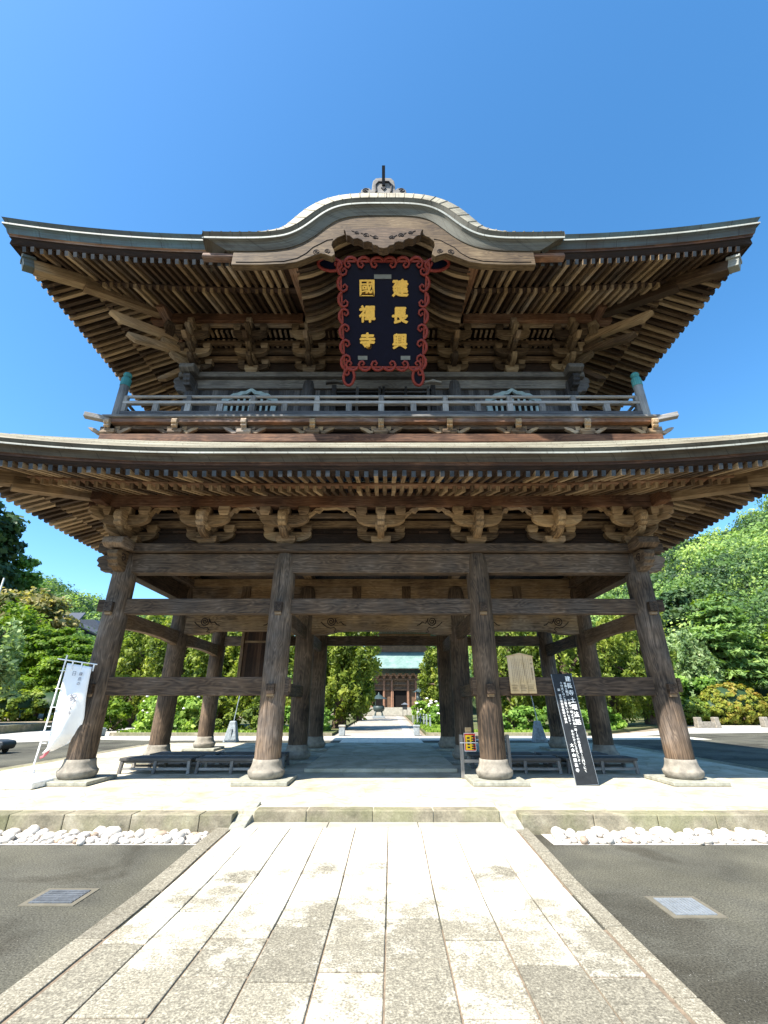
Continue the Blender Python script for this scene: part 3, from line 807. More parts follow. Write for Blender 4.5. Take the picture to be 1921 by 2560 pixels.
ts = [(3.2 - .5 * i, upz(3.2 - .5 * i)) for i in range(8)] + [(-.5, upz(-.5))]
for side in 'LRB': mb.grid(roof_rows(UPP, side, ts, [k / 20 - 1 for k in range(41)]))
for ua, ub in ((-1, -.37), (.37, 1)): mb.grid(roof_rows(UPP, 'F', ts, [ua + (ub - ua) * k / 14 for k in range(15)]))
ts2 = [(1.6 - .35 * i, upz(1.6 - .35 * i)) for i in range(7)]
rows = []
for tt, dz in ts2: 
    w0 = .37 * (XO + 3.2); rows.append([(-w0 + 2 * w0 * k / 10, -tt, 12.36 + dz) for k in range(11)])
mb.grid(rows)
for tri in (-1, 1):                                  # steep upper part up to the ridge
    rows = []
    for i in range(8):
        tt = -.5 - 2.93 * i / 7; y = -tt if tri < 0 else 2 * ROW + tt
        rows.append([(-6.0 + 12.0 * k / 8, y, 12.36 + upz(tt)) for k in range(9)])
    mb.grid(rows if tri < 0 else [r[::-1] for r in rows])
for s in (-1, 1):
    P = [(s * 5.6, .5, 12.36 + upz(-.5)), (s * 5.6, 2 * ROW - .5, 12.36 + upz(-.5)), (s * 5.6, ROW, 12.36 + upz(-3.43))]
    mb.quad(P if s > 0 else P[::-1], [(p[1], p[2]) for p in P], .5)
mb.box(-6.05, 6.05, ROW - .3, ROW + .3, 12.36 + upz(-3.43) - .2, 12.36 + upz(-3.43) + .55, 0)
part(mb, 'upper_roof', M['copper_roof'])
# hip rafters with pale ends
for sx in (-1, 1):
    for E, T in ((LOW, LT), (UPP, UT)):
        for k, (t0, z0, t1, z1) in enumerate(T):
            tt1 = t1 + (.06 if k == 0 else -.38); a = t0 if k == 0 else t0 - .1
            za = z0 + (z1 - z0) * (a - t0) / (t1 - t0)
            pa = Vector((sx * (XO + a), -a, za - .16 + E['lift'] * max(0, (a - E['tg']) / (E['te'] - E['tg'])))); pb = Vector((sx * (XO + tt1), -tt1, z1 - (.22 if k == 0 else .27) * (1 if E is UPP else .85) + E['lift'] * (tt1 - E['tg']) / (E['te'] - E['tg'])))
            mb = MB(); mb.beam(pa, pb, .24, .34, h1=.3); o = part(mb, 'hip_rafter', M['rafter'], .015)
            if k == 1:
                d = (pb - pa).normalized(); m2 = MB(); m2.beam(pb - d * .0 + Vector((0, 0, .02)), pb + d * .22 + Vector((0, 0, .03)), .255, .24, .7); m2.beam(pb + d * .0 + Vector((0, 0, .17)), pb + d * .28 + Vector((0, 0, .17)), .33, .07, .9)
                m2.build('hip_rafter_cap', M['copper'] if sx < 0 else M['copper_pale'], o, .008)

# ---- karahafu: the undulating gable over the plaque
KX = .06
kpts = [(0, 13.524), (0.521, 13.524), (0.991, 13.472), (1.356, 13.331), (1.648, 13.091), (1.909, 12.758), (2.138, 12.486), (2.441, 12.288), (2.92, 12.21), (3.65, 12.205), (4.401, 12.226)]
def smooth_curve(pts, n=60):
    xs = np.array([p[0] for p in pts]); zs = np.array([p[1] for p in pts])
    xx = np.linspace(xs[0], xs[-1], n); zz = np.interp(xx, xs, zs)
    for _ in range(6): zz[1:-1] = .25 * zz[:-2] + .5 * zz[1:-1] + .25 * zz[2:]; zz[0] = zz[1]
    return xx, zz
kx, kz = smooth_curve(kpts)
KX_full = np.concatenate([-kx[::-1], kx[1:]]); KZ_full = np.concatenate([kz[::-1], kz[1:]])
dz = np.gradient(KZ_full, KX_full); nl = np.sqrt(1 + dz * dz); KNX, KNZ = -dz / nl, 1 / nl
def krow(y, off, extra=None, cut=0.0):
    r = []
    for i in range(len(KX_full)):
        e = off if extra is None else off - extra[i]
        k = 1 - cut * (abs(KX_full[i]) > 3.9)
        r.append((KX + (KX_full[i] - KNX[i] * e) * (1 - cut * .02 * (abs(KX_full[i]) / 4.2) ** 6), y, KZ_full[i] - KNZ[i] * e))
    return r
lit = np.interp(np.abs(KX_full), [0, 1.2, 1.75, 2.0, 2.4, 2.9, 3.4, 4.2], [.43, .43, .42, .39, .31, .25, .19, .12])
mb = MB()
mb.grid([krow(-3.1, 0), krow(-3.02, .12)], None, 0)
mb.grid([krow(-3.02, .12), krow(-3.065, .135), krow(-3.055, .18)], None, 1)
mb.grid([krow(-3.055, .18, None, 1), krow(-2.99, .215, None, 2), krow(-2.97, .3, None, 3), krow(-2.92, .43, None, 5)], None, 0)
mb.grid([krow(-2.92, .43, None, 5), krow(-2.8, .46, None, 5)], None, 0)
for s in (0, -1):
    i = s; pts = [krow(-3.1, 0)[i], krow(-3.1, .13)[i], krow(-3.06, .145)[i], krow(-3.055, .195, None, 1)[i], krow(-2.99, .215, None, 2)[i], krow(-2.92, .43, None, 5)[i], krow(-2.3, .43)[i], krow(-2.3, 0)[i]]
    mb.quad(pts if s else pts[::-1], [(p[1], p[2]) for p in pts], .5)
part(mb, 'gable_copper_edge', [M['copper_brown'], M['copper_pale']])
mb = MB()
ra, rb_ = krow(-3.1, 0), krow(-2.94, 0, lit)
rcs = [[(p[0], p[1], max(p[2] + .012, 12.36 + upz(-p[1]) + .03)) for p in krow(y, 0, lit)] for y in (-2.6, -2.1, -1.5, -.9)]
step = 3
for i in range(0, len(ra) - 1, step):
    j = min(i + step, len(ra) - 1); t = R.uniform(.35, .65)
    up_ = .012
    seg = lambda r, d: [(p[0], p[1], p[2] + d) for p in r[i:j + 1]]
    mb.grid([seg(ra, 0), seg(rb_, up_)] + [seg(r_, 0) for r_ in rcs], t, 0, True)
    for q in (i,):                                     # little seam between sheets
        a, b2 = ra[q], rb_[q]
        mb.beam((a[0], a[1] - .004, a[2]), (b2[0], b2[1], b2[2] + .02), .018, .02, .1, 0)
part(mb, 'gable_roof', M['copper_top'], label='sunlit pale copper sheets on top of the undulating gable')
# bargeboard with cusped arch
lowb = [(0, 12.528), (0.417, 12.518), (0.709, 12.445), (0.96, 12.392), (1.147, 12.278), (1.252, 12.132), (1.272, 12.007), (1.241, 11.923), (1.199, 11.798), (1.179, 11.683), (1.252, 11.6), (1.418, 11.683), (1.523, 11.715), (1.669, 11.652), (1.93, 11.495), (2.086, 11.412), (2.399, 11.344), (2.92, 11.318), (3.65, 11.318)]
upb = [(abs(p[0] - KX), p[2]) for p in krow(-2.9, .425) if p[0] >= KX and p[0] - KX < 3.64]
upb = [u for u in upb] + [(3.651, upb[-1][1])]
half = upb + lowb[::-1]
full = [(KX + p[0], p[1]) for p in upb] + [(KX + p[0], p[1]) for p in lowb[::-1]] + [(KX - p[0], p[1]) for p in lowb[1:]] + [(KX - p[0], p[1]) for p in upb[::-1][:-1]]
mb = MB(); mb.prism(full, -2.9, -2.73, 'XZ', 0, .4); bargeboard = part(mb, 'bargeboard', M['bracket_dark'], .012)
for s in (-1, 1):
    mb = MB()
    for cx, cz, r_, d in ((1.38, 11.788, .078, 1), (1.63, 11.767, .088, -1)):
        spiral(mb, KX + s * cx, cz, r_, -2.903, 1.7, None, .011, .1, s * d)
    mb.tube([(KX + s * a, -2.903, b) for a, b in ((1.252, 12.215), (1.398, 12.184), (1.564, 12.048), (1.731, 11.923), (1.877, 11.715), (2.086, 11.537), (2.399, 11.433), (2.92, 11.402), (3.546, 11.402))], .012, 5, .1)
    mb.build('swirl_carving', M['soffit'], bargeboard)
# second, set-back moulding above the board
mb = MB(); mb.grid([krow(-2.85, .43), krow(-2.87, .5), krow(-2.87, .58), krow(-2.72, .59)], .4); part(mb, 'gable_moulding', M['red'])
pend = [(0.991, 12.445), (0.939, 12.361), (0.907, 12.194), (0.814, 12.153), (0.73, 12.027), (0.626, 12.059), (0.521, 11.98), (0.48, 11.892), (0.375, 11.923), (0.282, 11.876), (0.25, 11.782), (0.146, 11.751), (0.104, 11.673), (0, 11.636)]
pend = [(a, 12.476 - (12.476 - b) * .86) for a, b in pend]
full = [(KX + p[0], p[1]) for p in pend] + [(KX - p[0], p[1]) for p in pend[::-1][1:]]
full = [(KX, 12.53)] + full
mb = MB(); mb.prism(full, -3.0, -2.8, 'XZ', 0, .5); pendant = part(mb, 'gable_pendant', M['beam'], .012)
mb = MB()
for s in (-1, 1):
    for cx, cz, r_ in ((0.209, 12.14, 0.075), (0.438, 12.223, 0.08), (0.668, 12.307, 0.06)): spiral(mb, KX + s * cx, cz, r_, -3.003, 1.6, [(.12, .08)], .011, .0, s)
mb.build('swirl_carving', M['soffit'], pendant)
# curved rafters and ceiling below the gable
soft = [(0, 12.674), (0.521, 12.622), (0.939, 12.424), (1.252, 12.173), (1.564, 11.892), (1.877, 11.715), (2.19, 11.652)]
sx_, sz_ = smooth_curve(soft, 24)
SX = np.concatenate([-sx_[::-1], sx_[1:]]); SZ = np.concatenate([sz_[::-1], sz_[1:]])
for k in range(12):
    y = -2.65 + .2 * k; mb = MB()
    prof = [(KX + a, b) for a, b in zip(SX, SZ)] + [(KX + a, b + .11) for a, b in zip(SX[::-1], SZ[::-1])]
    mb.prism(prof, y - .045, y + .045, 'XZ', 0); part(mb, 'curved_rafter', M['rafter'])
mb = MB(); mb.grid([[(KX + a, y, b + .112) for a, b in zip(SX, SZ)] for y in (-2.74, -1.5, .3)], .4); part(mb, 'gable_ceiling', M['soffit'])
for s in (-1, 1):
    mb = MB(); mb.beam((KX + s * 2.24, -.2, 12.62), (KX + s * 2.26, -2.68, 11.74), .25, .3, .8); part(mb, 'gable_side_beam', M['red'], .012)
    mb = MB(); mb.prism([(KX + s * a, b) for a, b in ((.0, 12.0), (2.12, 12.0), (2.12, 12.45), (0, 12.45))], -.42, -.3, 'XZ', 0)
    o = part(mb, 'gable_cross_beam', M['tan'], .01)
    mb = MB(); spiral(mb, KX + s * 1.7, 12.2, .1, -.425, 1.8, [(-.1, -.12), (-.25, -.06)], .012, .1, -s); mb.build('swirl_carving', M['soffit'], o)
mb = MB(); mb.box(-2.1, 2.2, -.3, -.26, 12.3, 13.2, 0, .2); part(mb, 'gable_back_board', M['soffit'])
# ridge ornament
orn = [(0, 14.291), (0.584, 14.291), (0.626, 14.343), (0.605, 14.468), (0.501, 14.572), (0.386, 14.551), (0.323, 14.468), (0.313, 14.677), (0.292, 14.864), (0.209, 14.99), (0, 15.01)]
dzo = 0
full = [(KX + p[0], p[1] + dzo) for p in orn] + [(KX - p[0], p[1] + dzo) for p in orn[::-1][1:-1]]
mb = MB(); mb.prism(full, -2.72, -2.52, 'XZ', 0, .6); orn_o = part(mb, 'ridge_ornament', M['grey'], .02)
mb = MB()
for s in (-1, 1): spiral(mb, KX + s * .49, 14.426, .09, -2.725, 1.4, None, .018, .1, s)
mb.tube([(KX + a, -2.73, 14.291 + b) for a, b in ((-.2, .05), (-.22, .35), (-.14, .5), (.14, .5), (.22, .35), (.2, .05))], .03, 6, .2)
mb.prism([(KX - .07, 14.531), (KX + .07, 14.531), (KX, 14.426)], -2.75, -2.7, 'XZ', 0, .1)
mb.build('ornament_carving', M['darkgrey'], orn_o)
mb = MB(); mb.beam((KX, -2.72, 14.635), (KX, -2.96, 15.073), .085, .085, .1); mb.build('ornament_horn', M['darkgrey'], orn_o)
mb = MB(); mb.box(KX - .42, KX + .42, -2.75, -.4, 14.0, 14.22, 1); mb.box(KX - .2, KX + .2, -2.65, -.4, 14.22, 14.4, 1); part(mb, 'gable_ridge', M['copper_roof'], .02)

# ---- upper storey body
UYW, UXI, UXO = .45, 2.18, 5.65
UYB = 2 * ROW - UYW
for y in (UYW, UYB):
    for x in (-UXO, -UXI, UXI, UXO):
        mb = MB(); r = .205; mb.lathe([(r, 8.4), (r, 10.2), (r * .95, 10.4), (r * .8, 10.54), (r * .6, 10.58)], (x, y), 20); part(mb, 'upper_column', M['darkgrey'])
for y in (UYW, UYB):
    bm('upper_head_beam', -UXO, UXO, y - .1, y + .1, 10.28, 10.6, 'grey', 0); bm('upper_head_plate', -UXO - .4, UXO + .4, y - .24, y + .24, 10.604, 10.78, 'grey', 0)
for s in (-1, 1):
    bm('upper_head_beam', s * UXO - .1, s * UXO + .1, UYW, UYB, 10.282, 10.598, 'grey', 1); bm('upper_head_plate', s * UXO - .24, s * UXO + .24, UYW + .242, UYB - .242, 10.606, 10.778, 'grey', 1)
    mb = MB(); mb.prism([(UYW - p[0] - .1, 10.12 + p[1]) for p in nose_profile(.45, .42)], s * UXO - .1, s * UXO + .1, 'YZ', 1); part(mb, 'upper_beam_nose', M['darkgrey'], .02)
    mb = MB(); mb.prism([(UYW - a, b) for a, b in ((.2, 10.6), (.2, 10.78), (.5, 10.83), (.64, 10.76), (.66, 10.62), (.52, 10.56))], s * UXO - .22, s * UXO + .22, 'YZ', 1); part(mb, 'upper_plate_nose', M['grey'], .03)
    mb = MB(); mb.prism([(s * (UXO + p[0] + .1), 10.14 + p[1]) for p in nose_profile(.5, .6)], UYW - .1, UYW + .1, 'XZ', 0); part(mb, 'upper_beam_nose', M['darkgrey'], .02)
    mb = MB()
    for i in range(38): mb.box(s * UXO - .02, s * UXO + .02, UYW + .02 + i * .156, UYW + .172 + i * .156, 8.4, 10.3, 2)
    part(mb, 'upper_side_wall', M['darkgrey'])
mb = MB()
for i in range(74):
    x = -UXO + i * (2 * UXO / 74); mb.box(x, x + .149, UYW - .02, UYW + .02, 8.4, 10.3, 2)
part(mb, 'upper_front_wall', M['darkgrey'])
mb = MB(); mb.box(-UXO, UXO, UYW + .05, UYW + .09, 10.7, 13.0, 0, .2); part(mb, 'bracket_wall_board', M['soffit'])
for s in (-1, 1):
    mb = MB(); mb.box(s * (UXO - .09), s * (UXO - .05), UYW, UYB, 10.7, 12.9, 1, .2); part(mb, 'bracket_wall_board', M['soffit'])
# bell-shaped windows
def bell(cx, k=1.0, dx=0.0):
    hp = [(.78, 8.5), (.80, 9.2), (.78, 9.55), (.80, 9.78), (.83, 9.86), (.78, 9.97), (.64, 10.0), (.52, 10.1), (.40, 10.12), (.30, 10.18), (.16, 10.19), (.06, 10.26), (0, 10.31)]
    pts = [(cx + k * p[0] , 8.5 + (p[1] - 8.5) * (1 if k == 1 else .93)) for p in hp]
    return pts + [(2 * cx - p[0], p[1]) for p in pts[::-1][1:]]
for s in (-1, 1):
    cx = s * 3.87
    o_ = bell(cx); i_ = bell(cx, .8)
    mb = MB(); n = len(o_)
    vs = [(p[0], UYW - .09, p[1]) for p in o_] + [(p[0], UYW - .09, p[1]) for p in i_] + [(p[0], UYW - .02, p[1]) for p in o_] + [(p[0], UYW - .02, p[1]) for p in i_]
    fs = []
    for i in range(n - 1): fs += [(i, n + i, n + i + 1, i + 1), (i + 1, 2 * n + i + 1, 2 * n + i, i), (n + i, 3 * n + i, 3 * n + i + 1, n + i + 1)]
    mb.poly(vs, fs, 0, .6); win = part(mb, 'bell_window', plain('pale_blue_grey_paint', (.30, .40, .42), .7, .3, .25, 6) if s < 0 else bpy.data.materials['pale_blue_grey_paint'])
    mb = MB(); mb.quad([(p[0], UYW - .026, p[1]) for p in i_], [(p[0], p[1]) for p in i_], .5); mb.build('window_opening', M['dark_in'], win)
    mb = MB()
    for k in range(-3, 4): mb.box(cx + k * .17 - .03, cx + k * .17 + .03, UYW - .07, UYW - .03, 8.5, 9.97 - .02 * abs(k) ** 1.5, 2, .6)
    mb.build('window_bars', bpy.data.materials['pale_blue_grey_paint'], win)
# centre doors
for s in (-1, 1):
    mb = MB(); cx = s * .72
    for a, b_ in ((-.7, -.62), (.62, .7), (-.04, .04)): mb.box(cx + a, cx + b_, UYW - .1, UYW - .03, 8.45, 10.36, 2)
    for z in (8.45, 8.85, 9.25, 9.65, 9.98, 10.14, 10.3): mb.box(cx - .7, cx + .7, UYW - .085, UYW - .035, z, z + .06, 0)
    d = part(mb, 'lattice_door', M['darkgrey'], .004)
    mb = MB(); mb.box(cx - .69, cx + .69, UYW - .034, UYW - .024, 8.45, 10.36, 2, .1); mb.build('door_panel', M['dark_in'], d)
    mb = MB(); hx = KX + s * 1.47; pr = [(hx - .25, 10.4), (hx - .25, 10.47), (hx - .12, 10.5), (hx, 10.55), (hx + .12, 10.5), (hx + .25, 10.47), (hx + .25, 10.4), (hx + .1, 10.44), (hx - .1, 10.44)]
    mb.prism(pr, UYW - .2, UYW - .03, 'XZ', 0); part(mb, 'door_pivot_block', M['grey'], .01)
    mb = MB(); mb.box(s * 1.47 - .07 + KX, s * 1.47 + .07 + KX, UYW - .12, UYW - .022, 8.42, 10.4, 2); part(mb, 'door_jamb', M['darkgrey'], .005)

# ---- upper bracket sets with sloping tail rafters
def xf(mb, q, into, t=None):
    c = 0
    us = []
    for f in mb.f: us.append(mb.uv[c:c + len(f)]); c += len(f)
    n = len(into.t); into.add([tuple(q @ Vector(v)) for v in mb.v], mb.f, us, .5); into.t[n:] = mb.t
def tail(mb, y0, z0, y1, z1, w=.13, h=.19, x=0.0):
    """sloping tail rafter with a beak end"""
    d = Vector((0, y1 - y0, z1 - z0)); L = d.length; d.normalize(); u = Vector((0, -d.z, d.y)); u = -u if u.z < 0 else u
    def P(a, b): v = Vector((0, y0, z0)) + d * a + u * b; return (v.y, v.z)
    pr = [P(0, 0), P(L * .86, -.0), P(L, h * .75), P(L * .97, h), P(0, h * 1.0)]
    mb.prism(pr, x - w / 2, x + w / 2, 'YZ', 1)
def upper_bracket(M4, corner=0):
    mb = MB()
    blk(mb, 0, .4, 10.79, .4, .24)
    arm(mb, .94, .15, .24, 10.95, .4); 
    for x in (-.36, 0, .36): blk(mb, x, .4, 11.19, .22, .15)
    arm(mb, 1.0, .14, .22, 10.97, .3, 0, 'Y'); blk(mb, 0, .08, 11.12, .24, .14)
    arm(mb, 1.0, .15, .24, 11.24, .05)
    for x in (-.39, 0, .39): blk(mb, x, .05, 11.48, .22, .17)
    arm(mb, 1.3, .14, .22, 11.3, .2, 0, 'Y'); blk(mb, 0, -.24, 11.5, .24, .14)
    arm(mb, 1.0, .15, .26, 11.63, -.25)
    for x in (-.39, 0, .39): blk(mb, x, -.25, 11.89, .22, .2)
    arm(mb, 1.6, .14, .2, 11.68, .15, 0, 'Y')
    if corner:
        s = corner
        for (yy, zz, bz) in ((.05, 11.24, 11.48), (-.25, 11.63, 11.89)):
            xx = s * (.45 - yy - .05); arm(mb, 1.0, .15, .24, zz, .45, xx, 'Y')
            for q in (-.42, .42): blk(mb, xx, .45 + q, bz, .22, .18)
        q = Matrix.Translation((0, .45, 0)) @ Matrix.Rotation(math.radians(45 * s), 4, 'Z')
        m2 = MB(); arm(m2, 1.7, .16, .24, 11.0, 0, 0, 'Y'); arm(m2, 2.3, .16, .24, 11.3, 0, 0, 'Y'); blk(m2, 0, -1.0, 12.0, .3, .24); m2.box(-.12, .12, -1.12, -.88, 11.7, 12.35, 2)
        xf(m2, q, mb)
    mb.v = [tuple(M4 @ Vector(v)) for v in mb.v]
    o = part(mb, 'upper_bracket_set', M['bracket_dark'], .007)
    tb = MB(); tail(tb, .3, 11.6, -.72, 11.28)
    fist(tb, -.25, -.55, 11.93, 12.2, .15)
    if corner:
        q = Matrix.Translation((0, .45, 0)) @ Matrix.Rotation(math.radians(45 * corner), 4, 'Z')
        m2 = MB(); tail(m2, -.5, 11.32, -1.97, 10.93, .17, .2); tail(m2, -.7, 11.66, -2.5, 11.33, .17, .22); xf(m2, q, tb)
        m3 = MB(); tail(m3, .3, 11.3, -.95, 10.5, .13, .19); xf(m3, Matrix.Translation((0, .45, .35)) @ Matrix.Rotation(math.radians(90 * corner), 4, 'Z') @ Matrix.Translation((0, -.1, -.3)), tb)
    tb.v = [tuple(M4 @ Vector(v)) for v in tb.v]; tb.build('tail_rafter', M['rafter'], o, .008)
for x in (-5.65, -3.92, -2.18, -.73, .73, 2.18, 3.92, 5.65): upper_bracket(Matrix.Translation((x, 0, 0)), 0 if abs(x) < 5 else (-1 if x < 0 else 1))
for s in (-1, 1):
    for y in (2.0, 3.43, 4.9): upper_bracket(Matrix.Translation((s * (UXO + .45), y, 0)) @ Matrix.Rotation(s * math.pi / 2, 4, 'Z'))
bm('wall_tie', -UXO, UXO, .34, .46, 11.33, 11.5, 'tan', 0); bm('wall_tie', -UXO, UXO, .0, .1, 11.66, 11.8, 'rafter', 0)
bm('wall_tie', -UXO, UXO, .34, .46, 11.66, 11.82, 'rafter', 0); bm('wall_tie', -UXO - .3, UXO + .3, -.31, -.19, 12.09, 12.17, 'tan', 0)
mb = MB()
for i in range(70): 
    x = -5.5 + i * .16
    mb.box(x, x + .07, .06, .34, 11.82, 11.9, 1)
    mb.box(x, x + .07, -.2, .05, 11.95, 12.02, 1)
part(mb, 'small_ceiling_ribs', M['tan'])
for x0, x1 in ((-6.9, -2.35), (2.45, 6.9)): bm('upper_eave_purlin', x0, x1, -.42, -.18, 12.17, 12.47, 'red', 0)
for s in (-1, 1): bm('upper_eave_purlin', s * 6.4 - .12, s * 6.4 + .12, -.9, 7.8, 12.165, 12.465, 'red', 1)

# ---- balcony
BX, BY = 7.07, -.97
bm('balcony_edge', -BX, BX, BY, BY + .34, 8.33, 8.4, 'grey', 0); 
bm('balcony_edge_beam', -BX + .12, BX - .12, BY + .05, BY + .2, 8.2, 8.328, 'red', 0)
for s in (-1, 1):
    bm('balcony_edge', *sorted((s * (BX - .34), s * BX)), BY + .342, 7.83, 8.332, 8.398, 'grey', 1)
    bm('balcony_edge_beam', *sorted((s * (BX - .2), s * (BX - .05))), BY + .2, 7.7, 8.2, 8.326, 'red', 1)
    mb = MB(); mb.beam((s * (BX - .15), BY + .12, 8.3), (s * (BX + .38), BY - .06, 8.33), .16, .13, .7); part(mb, 'balcony_beam_end', M['grey'], .01)
mb = MB()
for i in range(48): mb.box(-BX + .35 + i * .28, -BX + .35 + i * .28 + .274, BY + .345, UYW - .03, 8.34, 8.39, 1)
for s in (-1, 1):
    for i in range(30): mb.box(*sorted((s * (UXO + .03), s * (BX - .345))), UYW + i * .21, UYW + i * .21 + .205, 8.34, 8.39, 0)
part(mb, 'balcony_floor', M['grey'])
bm('balcony_base_beam', -7.02, 7.02, -.92, -.72, 7.62, 7.85, 'red', 0); bm('balcony_wall', -6.75, 6.75, -.52, -.46, 7.8, 8.32, 'darkgrey', 0); bm('balcony_base_rail', -6.8, 6.8, -.78, -.62, 8.08, 8.2, 'beam', 0)
for s in (-1, 1):
    bm('balcony_base_beam', s * 6.92 - .1, s * 6.92 + .1, -.71, 7.7, 7.625, 7.848, 'red', 1); bm('balcony_wall', s * 6.6 - .03, s * 6.6 + .03, -.45, 7.4, 7.8, 8.32, 'darkgrey', 1)
def balcony_bracket(M4):
    mb = MB(); blk(mb, 0, -.7, 7.86, .36, .18); arm(mb, .5, .14, .16, 7.95, -.7); blk(mb, -.19, -.72, 8.04, .13, .12); blk(mb, .19, -.72, 8.04, .13, .12)
    mb.box(-.07, .07, -.9, -.45, 8.0, 8.2, 1); fist(mb, -.72, -1.0, 8.05, 8.29, .14)
    for s in (-1, 1):
        mb.prism([(s * a, b) for a, b in ((.2, 7.95), (.3, 7.93), (.4, 8.0), (.5, 8.06), (.56, 8.12), (.48, 8.13), (.36, 8.09), (.26, 8.02), (.2, 8.04))], -.8, -.7, 'XZ', 0)
    mb.v = [tuple(M4 @ Vector(v)) for v in mb.v]; part(mb, 'balcony_bracket', M['tan'], .012)
for x in (-6.9, -5.2, -3.46, -1.73, 0, 1.73, 3.46, 5.2, 6.9): balcony_bracket(Matrix.Translation((x, 0, 0)))
for s in (-1, 1):
    for y in (1.0, 2.7, 4.4, 6.1): balcony_bracket(Matrix.Translation((s * 6.15, y, 0)) @ Matrix.Rotation(s * math.pi / 2, 4, 'Z'))
RY = -.75
def rail(name, z0, z1, w, over, mat='grey', rnd=False):
    for (p0, p1) in (((-6.85 - over, RY), (6.85 + over, RY)), ((-6.85, RY - over), (-6.85, 7.6)), ((6.85, RY - over), (6.85, 7.6))):
        mb = MB()
        if rnd: mb.tube([(p0[0], p0[1], (z0 + z1) / 2), (p1[0], p1[1], (z0 + z1) / 2)], (z1 - z0) / 2, 12)
        else: mb.beam((p0[0], p0[1], (z0 + z1) / 2), (p1[0], p1[1], (z0 + z1) / 2), w, z1 - z0)
        part(mb, name, M[mat], 0 if rnd else .006)
rail('bottom_rail', 8.5, 8.62, .12, 0, 'darkgrey'); rail('middle_rail', 8.86, 8.945, .11, 0); rail('top_rail', 9.06, 9.145, .09, 0, 'grey', True)
for i in range(-8, 9):
    x = i * .84
    if abs(x) > 6.8: continue
    mb = MB(); mb.box(x - .075, x + .075, RY - .05, RY + .05, 8.622, 8.858, 2); part(mb, 'rail_post', M['grey'], .006)
    if i % 2 == 0:
        mb = MB(); mb.box(x - .065, x + .065, RY - .055, RY + .055, 8.947, 9.1, 2); part(mb, 'rail_post', M['grey'], .006)
for s in (-1, 1):
    for j in range(1, 10):
        y = RY + j * .84
        mb = MB(); mb.box(s * 6.85 - .05, s * 6.85 + .05, y - .075, y + .075, 8.622, 8.858, 2); part(mb, 'rail_post', M['grey'], .006)
    mb = MB(); mb.lathe([(.115, 8.4), (.115, 9.47), (.09, 9.48)], (s * 6.85, RY), 16); o = part(mb, 'corner_post', M['grey'])
    mb = MB(); mb.lathe([(.125, 9.44), (.125, 9.66), (.12, 9.68), (.1, 9.7), (.07, 9.72), (.065, 9.74), (.1, 9.77), (.11, 9.81), (.09, 9.86), (.04, 9.9), (.005, 9.93)], (s * 6.85, RY), 16); mb.build('post_finial', M['verdigris'], o)

# ================================================================== PLAQUE
A = Vector((KX, -2.5, 11.94)); B = Vector((KX, -1.0, 9.85))
pu = (A - B).normalized(); px = Vector((1, 0, 0)); pn = px.cross(pu)      # pn faces the viewer, downwards
if pn.y > 0: pn = -pn
PL = (A - B).length
plq = thing('name_plaque', 'large blue-black hanging plaque with six gold characters and red scrolled frame', 'plaque', tuple(B))
Mq = Matrix((( px.x, pu.x, pn.x, 0), (px.y, pu.y, pn.y, 0), (px.z, pu.z, pn.z, 0), (0, 0, 0, 1)))
Mq = Matrix.Translation(B) @ Mq                                            # local: x right, y up the plaque (0..PL), z out
def ql(mb): mb.v = [tuple(Mq @ Vector(v)) for v in mb.v]; return mb
wt, wb = 1.085, 1.02
def wat(v): return wb + (wt - wb) * v / PL
mb = MB(); mb.prism([(-wb, 0), (wb, 0), (wt, PL), (-wt, PL)], -.07, .0, 'XY', 0, .5); ql(mb).build('plaque_panel', M['lacquer_black'], plq)
fr = MB()
# plain inner band plus a run of scrolls on each side
def bar(p0, p1, w): fr.beam((p0[0], p0[1], .02), (p1[0], p1[1], .02), w, .06, .5)
for s in (-1, 1): bar((s * (wb + .01), -.0), (s * (wt + .01), PL), .045)
bar((-wt, PL), (wt, PL), .045); bar((-wb, 0.02), (wb, .02), .045)
def scroll(cx, cy, r, a0, turns, sg, rad=.033):
    pts = []
    n = int(abs(turns) * 16)
    for i in range(n + 1):
        u = i / n; a = a0 + sg * 2 * math.pi * turns * u; rr = r * (1 - .62 * u)
        pts.append((cx + rr * math.cos(a), cy + rr * math.sin(a), .05))
    fr.tube(pts, [rad * (1 - .35 * i / n) for i in range(n + 1)], 7, .5)
def cscroll(px_, py_, ox, oy, L, sg):
    """one carved C-scroll: (px,py) centre on the edge, (ox,oy) outward, L length along the edge"""
    tx, ty = -oy * sg, ox * sg
    def Q(a, o): return (px_ + tx * a + ox * o, py_ + ty * a + oy * o, .045)
    fr.tube([Q(-.5 * L, .0), Q(-.38 * L, .055), Q(-.15 * L, .09), Q(.12 * L, .085), Q(.36 * L, .03), Q(.44 * L, -.05), Q(.34 * L, -.125), Q(.14 * L, -.145), Q(-.0 * L, -.09), Q(.1 * L, -.04), Q(.2 * L, -.06)], [.034, .04, .042, .042, .038, .034, .03, .028, .027, .026, .024], 7, .5)
NS = 7
for s in (-1, 1):
    for i in range(NS):
        v = .16 + (PL - .32) * i / (NS - 1); cscroll(s * wat(v), v, s, 0, (PL - .32) / (NS - 1), -s if v > PL * .55 else s)
for top in (0, 1):
    y = PL if top else 0.03; sg = 1 if top else -1
    for i in range(6):
        x = -.84 + i * .336; cscroll(x, y, 0, sg, .336, (1 if x < -.01 else -1) * sg)
